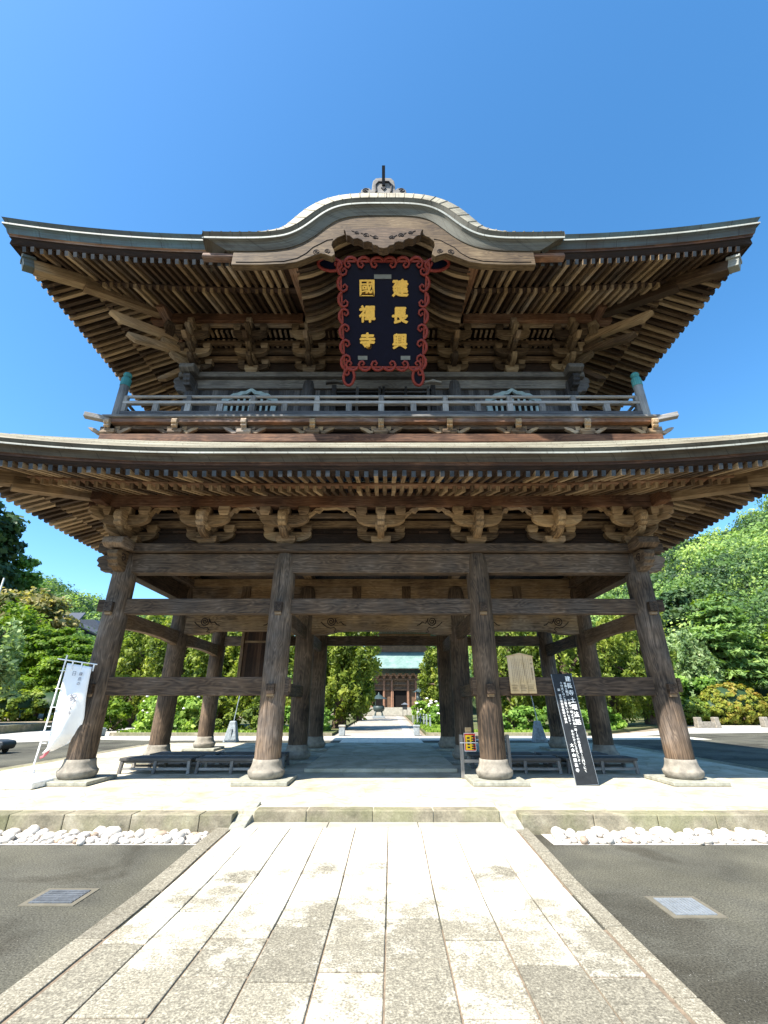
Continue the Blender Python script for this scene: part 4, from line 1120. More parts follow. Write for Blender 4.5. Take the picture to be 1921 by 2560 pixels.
# ears at the top corners, curls below the bottom corners
for s in (-1, 1):
    def loop(c, rx, ry, rot=0, rad=.04, gap=.0):
        pts = []
        for i in range(25):
            a = 2 * math.pi * i / 24; p = Vector((rx * math.cos(a), ry * math.sin(a))); ca, sa = math.cos(rot), math.sin(rot)
            pts.append((c[0] + p.x * ca - p.y * sa, c[1] + p.x * sa + p.y * ca, .04))
        fr.tube(pts, rad, 7, .5)
        em = MB(); em.prism([(q[0], q[1]) for q in pts[:-1]], -.02, .02, 'XY', 0, .5); ql(em).build('frame_ear', M['lacquer_black'], plq)
    loop((s * (wt + .27), PL - .07), .3, .15, s * .1, .04)
    scroll(s * (wt + .1), PL - .05, .09, math.pi / 2, .9, s, .034)
    loop((s * (wb - .1), -.23), .14, .215, s * .12, .04)
    scroll(s * (wb - .06), -.12, .09, math.pi / 2, .9, -s, .036)
ql(fr).build('plaque_frame', M['lacquer_red'], plq)
def on_plaque(x, y, z=.012): return Mq @ Matrix.Translation((x, y, z))
vy = lambda f: PL * f
def bold_char(ch, sz, Mx):
    obs = [text_obj('gold_character', ch, sz, M['gold'], Mx @ Matrix.Translation((dx, dy, .0013 * k)), None, .018, .004) for k, (dx, dy) in enumerate((((0, 0), (.014, .004), (-.014, -.004), (.003, .014), (-.003, -.014)) if ch != '國' else ((0, 0), (.008, .002), (-.008, -.002))))]
    vs = []; fs = []
    for o in obs:
        n = len(vs); vs += [tuple(v.co + o.location) for v in o.data.vertices]; fs += [tuple(n + i for i in p.vertices) for p in o.data.polygons]
    for o in obs: bpy.data.objects.remove(o)
    me = bpy.data.meshes.new('gold_character'); a = np.array(vs); c = a.mean(0); me.from_pydata((a - c).tolist(), [], fs); me.materials.append(M['gold']); me.update()
    o = bpy.data.objects.new('gold_character', me); COL.objects.link(o); o.parent = plq; o.location = Vector(c) - wloc(plq)
for ch, x, f, sz in (('建', .43, .76, .42), ('長', .43, .505, .42), ('興', .43, .26, .39), ('國', -.42, .76, .43), ('禪', -.42, .52, .42), ('寺', -.42, .265, .41)):
    bold_char(ch, sz, on_plaque(x, vy(f)))
for x, f, w in ((-.02, .865, .44), (-.55, .10, .25), (.58, .10, .25)):
    mb = MB(); mb.box(x - w / 2, x + w / 2, vy(f) - .05, vy(f) + .05, 0, .02, 0, .5); ql(mb).build('small_plate', M['tag'], plq)
# ================================================================== GROUND
def sheet(name, pts, z, mat, kind='structure'):
    mb = MB(); P = [(p[0], p[1], z) for p in pts]
    mb.quad(P, [(p[0], p[1]) for p in pts], .5)
    return tag(mb.build(name, mat), kind=kind)
sheet('ground', [(-2500, -2500), (2500, -2500), (2500, 2500), (-2500, 2500)], -.05, M['earth'])
sheet('pavement', [(-23.5, -40), (60, -40), (60, 31), (30, 33), (18, 23), (12, 18.2), (-15.5, 18.2), (-18, 24), (-19, 45), (-25, 45), (-23.5, 22)], -.008, M['concrete'])
sheet('asphalt_road', [(-60, -40), (60, -40), (60, 25), (24.5, 21.3), (17.8, 20), (11, 15.6), (8, 14.6), (-12, 14.6), (-15, 15.4), (-18.2, 12.6), (-40, -8), (-60, -26)], 0, M['asphalt'])
sheet('gravel_avenue', [(-2.75, 17.2), (2.25, 17.2), (3.0, 64), (-2.6, 64)], -.004, M['gravel'])
def strip(name, p0, p1, w, z0, z1, mat):
    mb = MB(); mb.beam((p0[0], p0[1], (z0 + z1) / 2), (p1[0], p1[1], (z0 + z1) / 2), w, z1 - z0); return tag(mb.build(name, mat, None, .01), kind='structure')
strip('path_edging', (1.55, 17.3), (2.15, 62), .55, -.003, .012, M['concrete'])
# paved cross path and avenue slabs behind the gate
mb = MB()
for j, (ya, yb) in enumerate(((9.9, 11.5), (11.52, 13.1), (13.12, 14.7), (14.72, 16.0), (16.02, 17.3))):
    for i in range(-4, 5):
        x = -.05 + i * .44; mb.box(x - .217, x + .217, ya, yb, -.02, .012 + R.random() * .004, 1, R.random())
for j in range(24):
    for (ya, yb) in ((15.2, 16.2), (16.22, 17.3)):
        for s in (-1, 1):
            x = s * (2.3 + j * .62); mb.box(x - .305, x + .305, ya, yb, -.02, .008 + R.random() * .004, 0, R.random())
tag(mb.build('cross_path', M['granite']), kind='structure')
# planting beds either side of the avenue
def bed(pts, z, mat, name='planting_bed'):
    mb = MB(); mb.prism(pts, -.03, z, 'XY', 0); return tag(mb.build(name, mat), kind='structure')
bed([(-15.8, 18.5), (-2.95, 18.2), (-2.9, 62), (-17.5, 62), (-17.8, 30)], .10, M['moss'])
bed([(2.55, 18.4), (11.8, 18.6), (17.5, 24), (28, 35), (45, 36), (45, 70), (3.4, 66)], .10, M['moss'])
bed([(-60, -20), (-24.2, 8), (-23.5, 18), (-25.2, 36), (-26, 60), (-80, 60)], .42, M['earth'], 'raised_bank')
strip('bank_kerb', (-23.35, 17.6), (-25.1, 36.2), .3, -.02, .45, M['kerbstone']); strip('bank_kerb', (-24.0, 8.0), (-23.35, 17.6), .3, -.02, .45, M['kerbstone'])
strip('bed_kerb', (-15.8, 18.42), (-2.9, 18.12), .16, -.02, .16, M['kerbstone']); strip('bed_kerb', (2.5, 18.3), (11.9, 18.5), .16, -.02, .16, M['kerbstone'])

# ---- stone platform under the gate
mb = MB(); mb.prism([(-9.0, -2.6), (9.0, -2.6), (9.0, 9.7), (-9.0, 9.7)], -.02, PZ - .004, 'XY', 0); tag(mb.build('stone_platform', M['flag']), kind='structure')
mb = MB(); mb.prism([(-1.75, 1.35), (1.75, 1.35), (1.75, 8.6), (-1.75, 8.6)], PZ - .004, PZ + .075, 'XY', 0); tag(mb.build('platform_floor_slab', M['flag'], None, .012), kind='structure')
mb = MB()
def kerbrun(x0, x1, ya, yb, z0, z1, Lmin=.75, Lmax=1.05, axis=0):
    p = x0
    while p < x1 - .05:
        q = min(x1, p + R.uniform(Lmin, Lmax))
        if x1 - q < .3: q = x1
        j = R.uniform(-.006, .006)
        if axis == 0: mb.box(p + .004, q - .004, ya + j, yb, z0, z1 + j * .5, 0)
        else: mb.box(ya + j, yb, p + .004, q - .004, z0, z1 + j * .5, 1)
        p = q
kerbrun(-9.15, -2.06, -2.87, -2.58, -.02, PZ); kerbrun(2.0, 9.15, -2.87, -2.58, -.02, PZ)
kerbrun(-1.82, 1.76, -2.62, -2.36, .08, PZ + .002, .7, 1.3)
kerbrun(-2.58, 9.85, -9.15, -8.9, -.02, PZ, axis=1); kerbrun(-2.58, 9.85, 8.9, 9.15, -.02, PZ, axis=1); kerbrun(-9.15, 9.15, 9.7, 9.9, -.02, PZ)
tag(mb.build('platform_kerb', M['kerbstone'], None, .012), kind='structure')
mb = MB(); kerbrun(-1.86, 1.8, -2.9, -2.625, -.02, .1, 1.0, 1.4); 
st = tag(mb.build('entrance_step', M['hallstone'], None, .01), kind='structure')
for s, nm in ((-1, 'left'), (1, 'right')):
    x0, x1 = (-2.06, -1.84) if s < 0 else (1.78, 2.0)
    mb = MB(); mb.prism([(-3.0, -.02), (-3.0, .1), (-2.92, .125), (-2.2, .275), (-2.14, .27), (-2.14, -.02)], x0, x1, 'YZ', 1)
    tag(mb.build('step_side_stone', M['plinth'], None, .015), 'sloping grey wing stone at the %s end of the entrance step' % nm, 'stone block', 'sloping stones beside the entrance step')

# ---- main path of granite slabs
def pathz(y): u = max(0, min(1, (y + 5.2) / 2.25)); return .014 + .078 * u * u * (3 - 2 * u)
mb = MB()
cols = [-2.0, -1.66, -1.21, -.76, -.31, .14, .59, 1.04, 1.49, 1.88]
def slab(x0, x1, y0, y1):
    sk = lambda y: .0157 * (y + 2.37); g = .006; gy = .010; t = R.random(); dz = R.uniform(-.002, .003)
    vs = []
    for z in (-.03, None):
        for (x, y) in ((x0 + g, y0 + gy), (x1 - g, y0 + gy), (x1 - g, y1 - gy), (x0 + g, y1 - gy)): vs.append((x + sk(y), y, z if z is not None else pathz(y) + dz))
    mb.poly(vs, [(4, 5, 6, 7), (0, 1, 5, 4), (1, 2, 6, 5), (2, 3, 7, 6), (3, 0, 4, 7)], 1, t)
for i in range(len(cols) - 1):
    y = -2.9 - R.uniform(.15, .9); edge = -2.905
    while edge > -13:
        y0 = max(-13.2, y); 
        n = max(1, int((edge - y0) / .35)) if edge > -5.6 else 1
        for k in range(n if False else 1): slab(cols[i], cols[i + 1], y0, edge)
        edge = y0; y = edge - R.choice((.52, .64, .78, .92))
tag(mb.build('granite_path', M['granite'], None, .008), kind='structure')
mb = MB()
for xa, xb in ((-2.24, -2.02), (1.9, 2.07)):
    edge = -2.905; 
    while edge > -13:
        y0 = edge - R.uniform(.8, 1.15); slab(xa, xb, y0, edge); edge = y0
tag(mb.build('path_border', M['kerbgranite'], None, .006), kind='structure')
mb = MB()
for n_ in range(8):
    ya, yb = -2.9 - n_ * .35, -2.9 - (n_ + 1) * .35
    mb.quad([(-2.24, yb, pathz(yb) - .016), (2.0, yb, pathz(yb) - .016), (2.0, ya, pathz(ya) - .016), (-2.24, ya, pathz(ya) - .016)], [(0, 0)] * 4, .5)
mb.quad([(-2.35, -13, .003), (1.85, -13, .003), (1.97, -5.7, .003), (-2.24, -5.7, .003)], [(0, 0)] * 4, .5)
tag(mb.build('path_joint_bed', M['jointsoil']), kind='structure')

# ---- white pebbles along the kerb
for s in (-1, 1): sheet('pebble_bed', [(s * 2.25, -3.38), (s * 9.6, -3.38), (s * 9.6, -2.86), (s * 2.25, -2.86)][::s], .006, M['pebble'])
pm = []
for k in range(6):
    bmh = bmesh_p = None
    import bmesh
    b_ = bmesh.new(); bmesh.ops.create_icosphere(b_, subdivisions=2, radius=1.0)
    for v in b_.verts:
        q = v.co; v.co = q * (1 + .10 * math.sin(3 * q.x + k) + .08 * math.cos(4 * q.y + 2 * k) + .06 * math.sin(5 * q.z + k))
    me = bpy.data.meshes.new('pebble'); b_.to_mesh(me); b_.free()
    for p in me.polygons: p.use_smooth = True
    me.materials.append(M['pebble_tan'] if k == 5 else M['pebble']); pm.append(me)
npb = 0
def pebble(x, y, r, flat):
    global npb
    o = bpy.data.objects.new('pebble', pm[R.choice((0, 1, 2, 3, 4) * 5 + (5,))]); COL.objects.link(o); npb += 1
    o.location = (x, y, r * flat * .8); o.scale = (r * R.uniform(.9, 1.35), r * R.uniform(.8, 1.05), r * flat); o.rotation_euler = (R.uniform(-.2, .2), R.uniform(-.2, .2), R.uniform(0, 6.28))
    tag(o, 'rounded white river pebble in the row in front of the platform kerb', 'pebble', 'white pebbles along the platform kerb')
for s in (-1, 1):
    for row, (yy, rr) in enumerate(((-2.96, .062), (-3.07, .056), (-3.18, .052), (-3.29, .044))):
        x = 2.3
        while x < 5.15 and npb < 299:
            r = rr * R.uniform(.5, 1.5); x += r * R.uniform(1.45, 2.0)
            pebble(s * x, yy + R.uniform(-.04, .04), r, R.uniform(.5, .8))
# far strip of small stones in the side gutters, with thin kerbs
for s in (-1, 1):
    strip('gutter_kerb', (s * 10.1, -3.4), (s * 10.1, 10.6), .1, -.01, .1, M['kerbstone'])
    sheet('gutter_gravel', [(s * 9.16, -3.3), (s * 10.05, -3.3), (s * 10.05, 10.6), (s * 9.16, 10.6)][::s], .007, M['gravel'])
mb = MB()
for s in (-1, 1):
    for k in range(260):
        x = s * R.uniform(9.7, 10.0); y = R.uniform(-2.5, 10.4); r = R.uniform(.035, .07)
        mb.lathe([(r * .6, -.0), (r, r * .4), (r * .7, r * .85), (r * .1, r)], (x, y), 6, R.random())
tag(mb.build('gutter_stones', M['pebble']), kind='stuff')

# ---- drain grates
def grate(cx, cy, w, d, label, along, bars, mat):
    t = thing('drain_grate', label, 'drain grate', (cx, cy, .0), 0, 'drain grates in the asphalt')
    mb = MB(); a = .05
    for (x0, x1, y0, y1) in ((-w / 2 - a, w / 2 + a, -d / 2 - a, -d / 2), (-w / 2 - a, w / 2 + a, d / 2, d / 2 + a), (-w / 2 - a, -w / 2, -d / 2, d / 2), (w / 2, w / 2 + a, -d / 2, d / 2)): mb.box(cx + x0, cx + x1, cy + y0, cy + y1, -.02, .006)
    mb.build('concrete_collar', plain('drain_collar_mortar', (.14, .125, .09), .9) if 'drain_collar_mortar' not in bpy.data.materials else bpy.data.materials['drain_collar_mortar'], t)
    mb = MB(); mb.box(cx - w / 2 + .001, cx + w / 2 - .001, cy - d / 2 + .001, cy + d / 2 - .001, -.02, .002); mb.build('drain_pit', M['darkhole'], t)
    mb = MB()
    if along == 'X':
        for i in range(bars): y = cy - d / 2 + d * (i + .5) / bars; mb.box(cx - w / 2 + .005, cx + w / 2 - .005, y - d / bars * .36, y + d / bars * .36, .0025, .012, 0)
        for x in (-.4, 0, .4): mb.box(cx + x * w - .006, cx + x * w + .006, cy - d / 2 + .003, cy + d / 2 - .003, .0022, .0105, 1)
    else:
        for i in range(bars): x = cx - w / 2 + w * (i + .5) / bars; mb.box(x - w / bars * .42, x + w / bars * .42, cy - d / 2 + .005, cy + d / 2 - .005, .0025, .012, 1)
        for y in (-.45, 0, .45): mb.box(cx - w / 2 + .003, cx + w / 2 - .003, cy + y * d - .008, cy + y * d + .008, .0022, .0105, 0)
    mb.build('grate_bars', mat, t)
grate(-2.96, -5.04, .40, .31, 'dark slotted steel drain grate in the asphalt left of the path', 'X', 6, plain('dull_grey_steel', (.12, .13, .14), .6, .4, .3, 12, .2))
grate(2.75, -5.26, .36, .36, 'bright pale steel drain grate in the asphalt right of the path', 'Y', 11, M['galv'])

# ---- benches
def make_bench():
    t = thing('bench', 'bench', 'bench')
    mb = MB(); W, D, H = 1.62, .66, .31
    for i in range(4): mb.box(-W / 2, W / 2, -D / 2 + i * D / 4 + .003, -D / 2 + (i + 1) * D / 4 - .003, H - .055, H, 0)
    mb.build('seat', M['grey'], t, .006, keep_local=True)
    mb = MB(); mb.box(-W / 2 + .05, W / 2 - .05, -D / 2 + .05, -D / 2 + .09, H - .1, H - .057, 0); mb.box(-W / 2 + .05, W / 2 - .05, D / 2 - .09, D / 2 - .05, H - .1, H - .057, 0); mb.build('apron', M['grey'], t, keep_local=True)
    for x in (-.75, 0, .75):
        for y in (-.28, .28):
            mb = MB(); mb.beam((x, y, H - .058), (x * 1.03, y * 1.04, 0), .065, .065); mb.build('leg', M['grey'], t, keep_local=True)
    for y in (-.28, .28): mb = MB(); mb.box(-W / 2 + .06, W / 2 - .06, y - .02, y + .02, .07, .12, 0); mb.build('stretcher', M['grey'], t, keep_local=True)
    return t
proto = make_bench(); first = True
for (x, y, rz, lab) in ((-5.08, 1.42, 0, 'low grey plank bench nearest the left corner column'), (-3.35, 1.40, 0, 'low grey plank bench behind the left inner front column'),
                    (3.25, 1.42, 0, 'low grey plank bench between the right inner column and the black board'), (4.98, 1.42, 0, 'low grey plank bench right of the leaning black board'),
                    (-4.85, 2.35, 0, 'rear plank bench behind the leftmost bench'), (-3.15, 2.36, 0, 'rear plank bench behind the bench at the left inner column'),
                    (3.0, 2.36, 0, 'rear plank bench behind the bench left of the black board'), (4.75, 2.35, 0, 'rear plank bench behind the bench right of the black board')):
    o = proto if first else copy_tree(proto); first = False
    o.location = (x, y, PZ); o.rotation_euler = (0, 0, rz + R.uniform(-.015, .015)); o['label'] = lab; o['group'] = 'low plank benches under the gate'

# ---- black board with white writing
def board_frame(bot, top, xdir=Vector((1, 0, 0))):
    u = (Vector(top) - Vector(bot)).normalized(); x = (xdir - u * xdir.dot(u)).normalized(); n = x.cross(u)
    return Matrix.Translation(bot) @ Matrix(((x.x, u.x, n.x, 0), (x.y, u.y, n.y, 0), (x.z, u.z, n.z, 0), (0, 0, 0, 1)))
Bb, Bt = Vector((3.96, -.44, PZ + .004)), Vector((3.875, -.165, 2.26))
Mb = board_frame(Bb, Bt); H = (Bt - Bb).length
blk_t = thing('notice_board', 'tall narrow black board with white vertical writing leaning on the beam', 'sign', tuple(Bb))
mb = MB(); mb.box(-.215, .215, 0, H, -.03, 0, 1, .5); mb.v = [tuple(Mb @ Vector(v)) for v in mb.v]; mb.build('board_panel', M['black_paint'], blk_t, .004)
mb = MB()
for x in (-.216, .214): mb.box(x, x + .004, 0, H, -.028, .003, 1, .5)
mb.box(-.2, .2, .0, .005, .0, .004, 0, .5); mb.v = [tuple(Mb @ Vector(v)) for v in mb.v]; mb.build('board_edge', M['galv'], blk_t)
def vtext(body, x, ytop, size, step, Mx, mat, par, bold, name='writing', xs=1.0, z=.004):
    """vertical line of characters joined to one mesh"""
    obs = []; y = ytop
    for ch in body:
        if ch not in ' 　':
            for k, (dx, dy) in enumerate(((0, 0), (bold, bold * .3), (-bold, -bold * .3)) if bold else ((0, 0),)):
                o = text_obj(name, ch, size, mat, Mx @ Matrix.Translation((x + dx, y - size / 2 + dy, z + k * .0004)), None, .0008, 0.0, xs); obs.append(o)
        y -= step * (1 if ch != ' ' else .5)
    base = obs[0]; vs = []; fs = []
    for o in obs:
        n = len(vs); vs += [tuple(v.co + o.location) for v in o.data.vertices]; fs += [tuple(n + i for i in p.vertices) for p in o.data.polygons]
    for o in obs: me = o.data; bpy.data.objects.remove(o); bpy.data.meshes.remove(me)
    me = bpy.data.meshes.new(name); a = np.array(vs); c = a.mean(0); me.from_pydata((a - c).tolist(), [], fs); me.materials.append(mat); me.update()
    o = bpy.data.objects.new(name, me); COL.objects.link(o); o.parent = par; o.location = Vector(c) - wloc(par)
    return o
vtext('建長寺土曜法話', .115, H - .05, .115, .139, Mb, M['white_paint'], blk_t, .0035)
vtext('毎週土曜日　午前十一時より午後一時（その都度変更）三門下にて', .03, H - .17, .052, .0555, Mb, M['white_paint'], blk_t, .0014)
vtext('十分ほどのご法話をいたします。', -.05, H - .16, .054, .056, Mb, M['white_paint'], blk_t, .0014)
vtext('お心にひとときをどうぞ。', -.05, H - 1.08, .05, .052, Mb, M['white_paint'], blk_t, .0014)
vtext('話　建長寺派布教師の和尚', -.13, H - .29, .054, .056, Mb, M['white_paint'], blk_t, .0014)
vtext('大本山建長寺', -.125, H - 1.32, .072, .086, Mb, M['white_paint'], blk_t, .0025)

# ---- pale wooden information board on the beam
inf = thing('information_board', 'pale wooden information board with pointed top and fine vertical text on the beam', 'sign', (3.035, -.2, 1.86))
Mi = board_frame(Vector((3.035, -.165, 1.87)), Vector((3.035, -.135, 2.62)))
mb = MB(); mb.prism([(-.275, 0), (.275, 0), (.275, .74), (0, .805), (-.275, .74)], -.035, 0, 'XY', 1, .5); mb.v = [tuple(Mi @ Vector(v)) for v in mb.v]; mb.build('board_panel', M['paleboard'], inf, .004)
mb = MB(); mb.prism([(-.295, .735), (0, .805), (.295, .735), (.295, .755), (0, .826), (-.295, .755)], -.045, .01, 'XY', 0, .9); mb.v = [tuple(Mi @ Vector(v)) for v in mb.v]; mb.build('board_cap', M['paleboard'], inf)
vtext('三門', .225, .70, .045, .085, Mi, M['brown_ink'], inf, .001, 'writing')
vtext('国指定重要文化財', .225, .515, .026, .031, Mi, M['brown_ink'], inf, .0008, 'writing')
mb = MB()
for i in range(11):
    x = .165 - i * .036; y = .70
    lim = .22 if i % 4 != 3 else .36
    while y > lim:
        h = R.uniform(.010, .017); w = R.uniform(.009, .014)
        mb.box(x - w / 2, x + w / 2, y - h * .35, y - h * .05, .0, .002, 0, .5)
        mb.box(x - .0022, x + .0022, y - h, y, .0, .0016, 1, .5)
        y -= h + R.uniform(.004, .01)
for i in range(12):
    y = .17 - i * .011
    for (a, b_) in ((-.25, -.09), (-.07, .08), (.1, .25)):
        if R.random() < .85: mb.box(a + R.random() * .02, b_ - R.random() * .05, y - .002, y + .002, 0, .0015, 0, .5)
mb.v = [tuple(Mi @ Vector(v)) for v in mb.v]; mb.build('fine_print', M['brown_ink'], inf)

# ---- barrier and red sign
bar_t = thing('wooden_barrier', 'small dark wooden barrier beside the right inner front column', 'barrier', (2.2, .5, PZ))
for x in (1.74, 2.75):
    mb = MB(); mb.box(x - .035, x + .035, .5 - .035, .5 + .035, PZ, PZ + .82, 2); mb.build('post', M['grey'], bar_t, .004)
for z in (.55, 1.0): mb = MB(); mb.box(1.775, 2.715, .48, .52, z - .03, z + .03, 0); mb.build('rail', M['grey'], bar_t, .004)
rs = thing('warning_sign', 'small red and yellow warning sign hung on the wooden barrier', 'sign', (1.92, .43, .74))
mb = MB(); mb.box(1.795, 2.045, .42, .435, .74, 1.09, 2, .5); mb.build('sign_panel', M['red_plastic'], rs, .004)
mb = MB()
for (x0, x1, z0, z1) in ((1.795, 2.045, .74, .75), (1.795, 2.045, 1.08, 1.09), (1.795, 1.803, .75, 1.08), (2.037, 2.045, .75, 1.08)): mb.box(x0, x1, .412, .4195, z0, z1, 0, .5)
mb.box(1.70, 2.09, .405, .4115, .895, .91, 0, .5)
mb.build('white_border', M['white_plastic'], rs)
mb = MB(); mb.box(1.825, 1.985, .414, .4195, .765, 1.05, 2, .5); mb.build('yellow_panel', M['yellow_plastic'], rs)
mb = MB()
for z in (.78, .825, .87, .915, .96, 1.01): mb.box(1.95, 2.03, .409, .4138, z, z + .025, 0, .5)
mb.build('printed_marks', M['rubber'], rs); mb = MB()
for z in (.8, .86, .92, .98): mb.box(1.86, 1.915, .409, .4138, z, z + .03, 0, .5)
mb.build('printed_marks', M['rubber'], rs)
mb = MB(); mb.box(1.83, 1.97, .425, .45, 1.091, 1.2, 0, .5); mb.build('back_plate', M['paleboard'], rs, .01)

# ---- tapered stone pole bases behind the gate
for (x, y, lean, lab) in ((-7.2, 13.4, .12, 'blue-grey tapered stone base with thin pole left of the avenue'), (7.5, 13.5, -.12, 'blue-grey tapered stone base with thin pole right of the avenue')):
    t = thing('pole_base', lab, 'pole base', (x, y, 0), 0, 'stone pole bases behind the gate')
    mb = MB(); vs = [(x - .32, y - .28, 0), (x + .32, y - .28, 0), (x + .32, y + .28, 0), (x - .32, y + .28, 0), (x - .13, y - .13, .92), (x + .13, y - .13, .92), (x + .13, y + .13, .92), (x - .13, y + .13, .92)]
    mb.poly(vs, [(3, 2, 1, 0), (4, 5, 6, 7), (0, 1, 5, 4), (1, 2, 6, 5), (2, 3, 7, 6), (3, 0, 4, 7)], 2, .5); mb.build('stone_body', M['greystone'], t, .03)
    mb = MB(); mb.box(x - .25, x + .25, y - .31, y - .27, .1, .16, 0, .2); mb.box(x - .05, x + .05, y - .26, y - .16, .16, .6, 2, .2); mb.build('stone_ridge', M['greystone'], t)
    mb = MB(); mb.tube([(x + .02, y, .9), (x + lean * 2.2, y, 3.0)], .022, 8); mb.build('pole', M['galv'], t)

# ---- white banner on the left
bn = thing('banner', 'white vertical cloth banner on a white pole in front of the left corner column', 'banner', (-6.72, -.45, PZ))
mb = MB(); mb.tube([(-6.72, -.45, PZ + .1), (-6.66, -.42, 2.62)], .016, 10); pole = mb.build('pole', M['white_plastic'], bn)
mb = MB(); mb.tube([(-6.84, -.42, 2.545), (-5.98, -.42, 2.43)], .012, 8); mb.build('crossbar', M['white_plastic'], bn)
mb = MB(); mb.prism([(-7.1, PZ), (-6.34, PZ), (-6.34, PZ + .1), (-6.46, PZ + .2), (-6.98, PZ + .2), (-7.1, PZ + .1)], -.9, -.3, 'XZ', 0, .5); mb.lathe([(.06, PZ + .2), (.05, PZ + .27), (.03, PZ + .28)], (-6.72, -.45), 12, .5)
mb.build('weight_base', M['white_plastic'], bn, .04)
rows = []
def cloth_pt(u, v):
    z = 2.46 - 1.7 * v; xl = -6.645 - .01 * v
    wd = .60 * float(np.interp(v, [0, .6, .8, .92, 1], [1, .99, .88, .55, .1]))
    xr = xl + wd
    y = -.42 + .05 * math.sin(u * 5 + v * 4) * u + .10 * v * v * math.sin(u * 7 + 1.5) + .12 * (v > .38) * (v - .38) * u * 2
    return (xl + .03 + (xr - xl - .03) * u, y, z - .085 * u * (1 - v) + .10 * u * max(0, v - .75) * 2)
for j in range(36): rows.append([cloth_pt(i / 14, j / 35) for i in range(15)])
mb = MB(); mb.grid(rows, .5); cl = mb.build('cloth', M['cloth'], bn)
sol = cl.modifiers.new('thick', 'SOLIDIFY'); sol.thickness = .003
mb = MB(); e = rows[-1][0]; mb.grid([[(e[0] - .02, e[1], e[2] + .05), (e[0] + .04, e[1] - .03, e[2] + .05), (e[0] + .09, e[1], e[2] + .12)], [(e[0] - .05, e[1], e[2] - .03), (e[0] + .0, e[1] - .05, e[2] - .06), (e[0] + .05, e[1] - .02, e[2] - .0)], [(e[0] - .10, e[1], e[2] - .05), (e[0] - .06, e[1] - .05, e[2] - .09), (e[0] - .02, e[1], e[2] - .06)]], .5)
rc = mb.build('red_hem', plain('faded_red_cloth', (.62, .16, .17), .9, .1), bn); sol = rc.modifiers.new('thick', 'SOLIDIFY'); sol.thickness = .003
mb = MB()
for z in (2.3, 1.95, 1.6, 1.25, .95): mb.box(-6.715, -6.6, -.44, -.42, z, z + .012, 0, .5)
for x in (-6.5, -6.3, -6.04): mb.box(x - .012, x + .012, -.432, -.41, 2.33 - (x + 6.6) * .06, 2.50 - (x + 6.6) * .13, 2, .5)
mb.build('tie_loop', M['white_plastic'], bn)
Mt = Matrix.Translation((-6.3, -.47, 0)) @ Matrix.Rotation(math.radians(90), 4, 'X')
vtext('鎌倉の', .06, 2.28, .075, .095, Mt, M['ink'], bn, .0, 'writing'); vtext('日', -.08, 2.30, .1, .1, Mt, M['ink'], bn, .0, 'writing')
vtext('祝', .02, 1.86, .16, .16, Mt, M['ink'], bn, .0, 'writing'); vtext('宝寺', .02, 1.65, .09, .11, Mt, M['ink'], bn, .0, 'writing')

# ---- low dark cart cut by the left edge
ct = thing('handcart', 'low dark cart with a tan patch on the asphalt at the far left edge', 'cart', (-14.5, 8.1, 0))
mb = MB(); mb.prism([(-15.6, .14), (-13.78, .14), (-13.72, .3), (-13.78, .42), (-14.1, .46), (-15.6, .46)], 7.8, 8.5, 'XZ', 0, .5); mb.build('cart_body', M['iron'], ct, .05)
mb = MB(); mb.box(-14.2, -13.9, 7.78, 7.797, .2, .33, 0, .5); mb.build('tan_patch', M['paleboard'], ct)
for y in (7.95, 8.35):
    for x in (-14.0, -15.2):
        mb = MB(); mb.lathe([(.02, -.04), (.1, -.04), (.12, -.02), (.12, .02), (.1, .04), (.02, .04)], (0, 0), 16); mb.v = [(x + v[0], y + v[2], .12 + v[1]) for v in mb.v]; mb.build('wheel', M['rubber'], ct)

# ================================================================== MAIN HALL AND FORECOURT THINGS
hall = thing('main_hall', 'brown timber hall with pale green copper roofs at the end of the avenue', 'hall', (2.5, 72, 0))
HX = 2.75
def hp(name, mb, mat, par=None, bevel=0): return mb.build(name, mat, par or hall, bevel)
mb = MB(); mb.box(HX - 9, HX + 9, 67.6, 82, 0, 1.2, 0, .5); hp('stone_base', mb, M['hallstone'])
mb = MB()
for i in range(5): mb.box(HX - 3.6, HX + 3.6, 65.9 + i * .34, 65.9 + (i + 1) * .34, 0, .24 * (i + 1), 0)
hp('stone_steps', mb, M['hallstone'])
mb = MB(); mb.box(HX - 7.6, HX + 7.6, 69.0, 69.3, 1.2, 6.2, 2, .4); mb.box(HX - 7.6, HX - 7.3, 69.3, 81, 1.2, 6.2, 2, .4); mb.box(HX + 7.3, HX + 7.6, 69.3, 81, 1.2, 6.2, 2, .4); hp('timber_wall', mb, M['hallwood'])
for z0, z1, y in ((3.75, 4.0, 68.72), (4.55, 4.75, 68.74), (5.3, 5.6, 68.7)): mb = MB(); mb.box(HX - 7.8, HX + 7.8, y, y + .25, z0, z1, 0); hp('cross_beam', mb, M['hallwood'])
for dx in (-4.7, -2.65, -1.35, 1.35, 2.65, 4.7, 7.2, -7.2): mb = MB(); mb.lathe([(.2, 1.2), (.2, 5.3)], (HX + dx, 68.75), 12); hp('pillar', mb, M['hallpillar'] if abs(dx) < 5 else M['hallwood'])
for cx, w in ((0, 1.1), (-3.65, .85), (3.65, .85)):
    if cx > 0: continue
    mb = MB(); mb.box(HX + cx - w, HX + cx + w, 68.9, 68.98, 1.25, 3.72, 2, .5); d = hp('doorway', mb, M['dark_in'])
    for s in (-1, 1): m2 = MB(); m2.box(HX + cx + s * (w + .12) - .12, HX + cx + s * (w + .12) + .12, 68.6, 68.9, 1.22, 3.74, 2); m2.build('door_leaf', M['hallpillar'], d)
mb = MB(); mb.box(HX + 2.9, HX + 4.5, 68.86, 68.98, 1.3, 3.7, 2); hp('plank_door', mb, M['hallwood'])
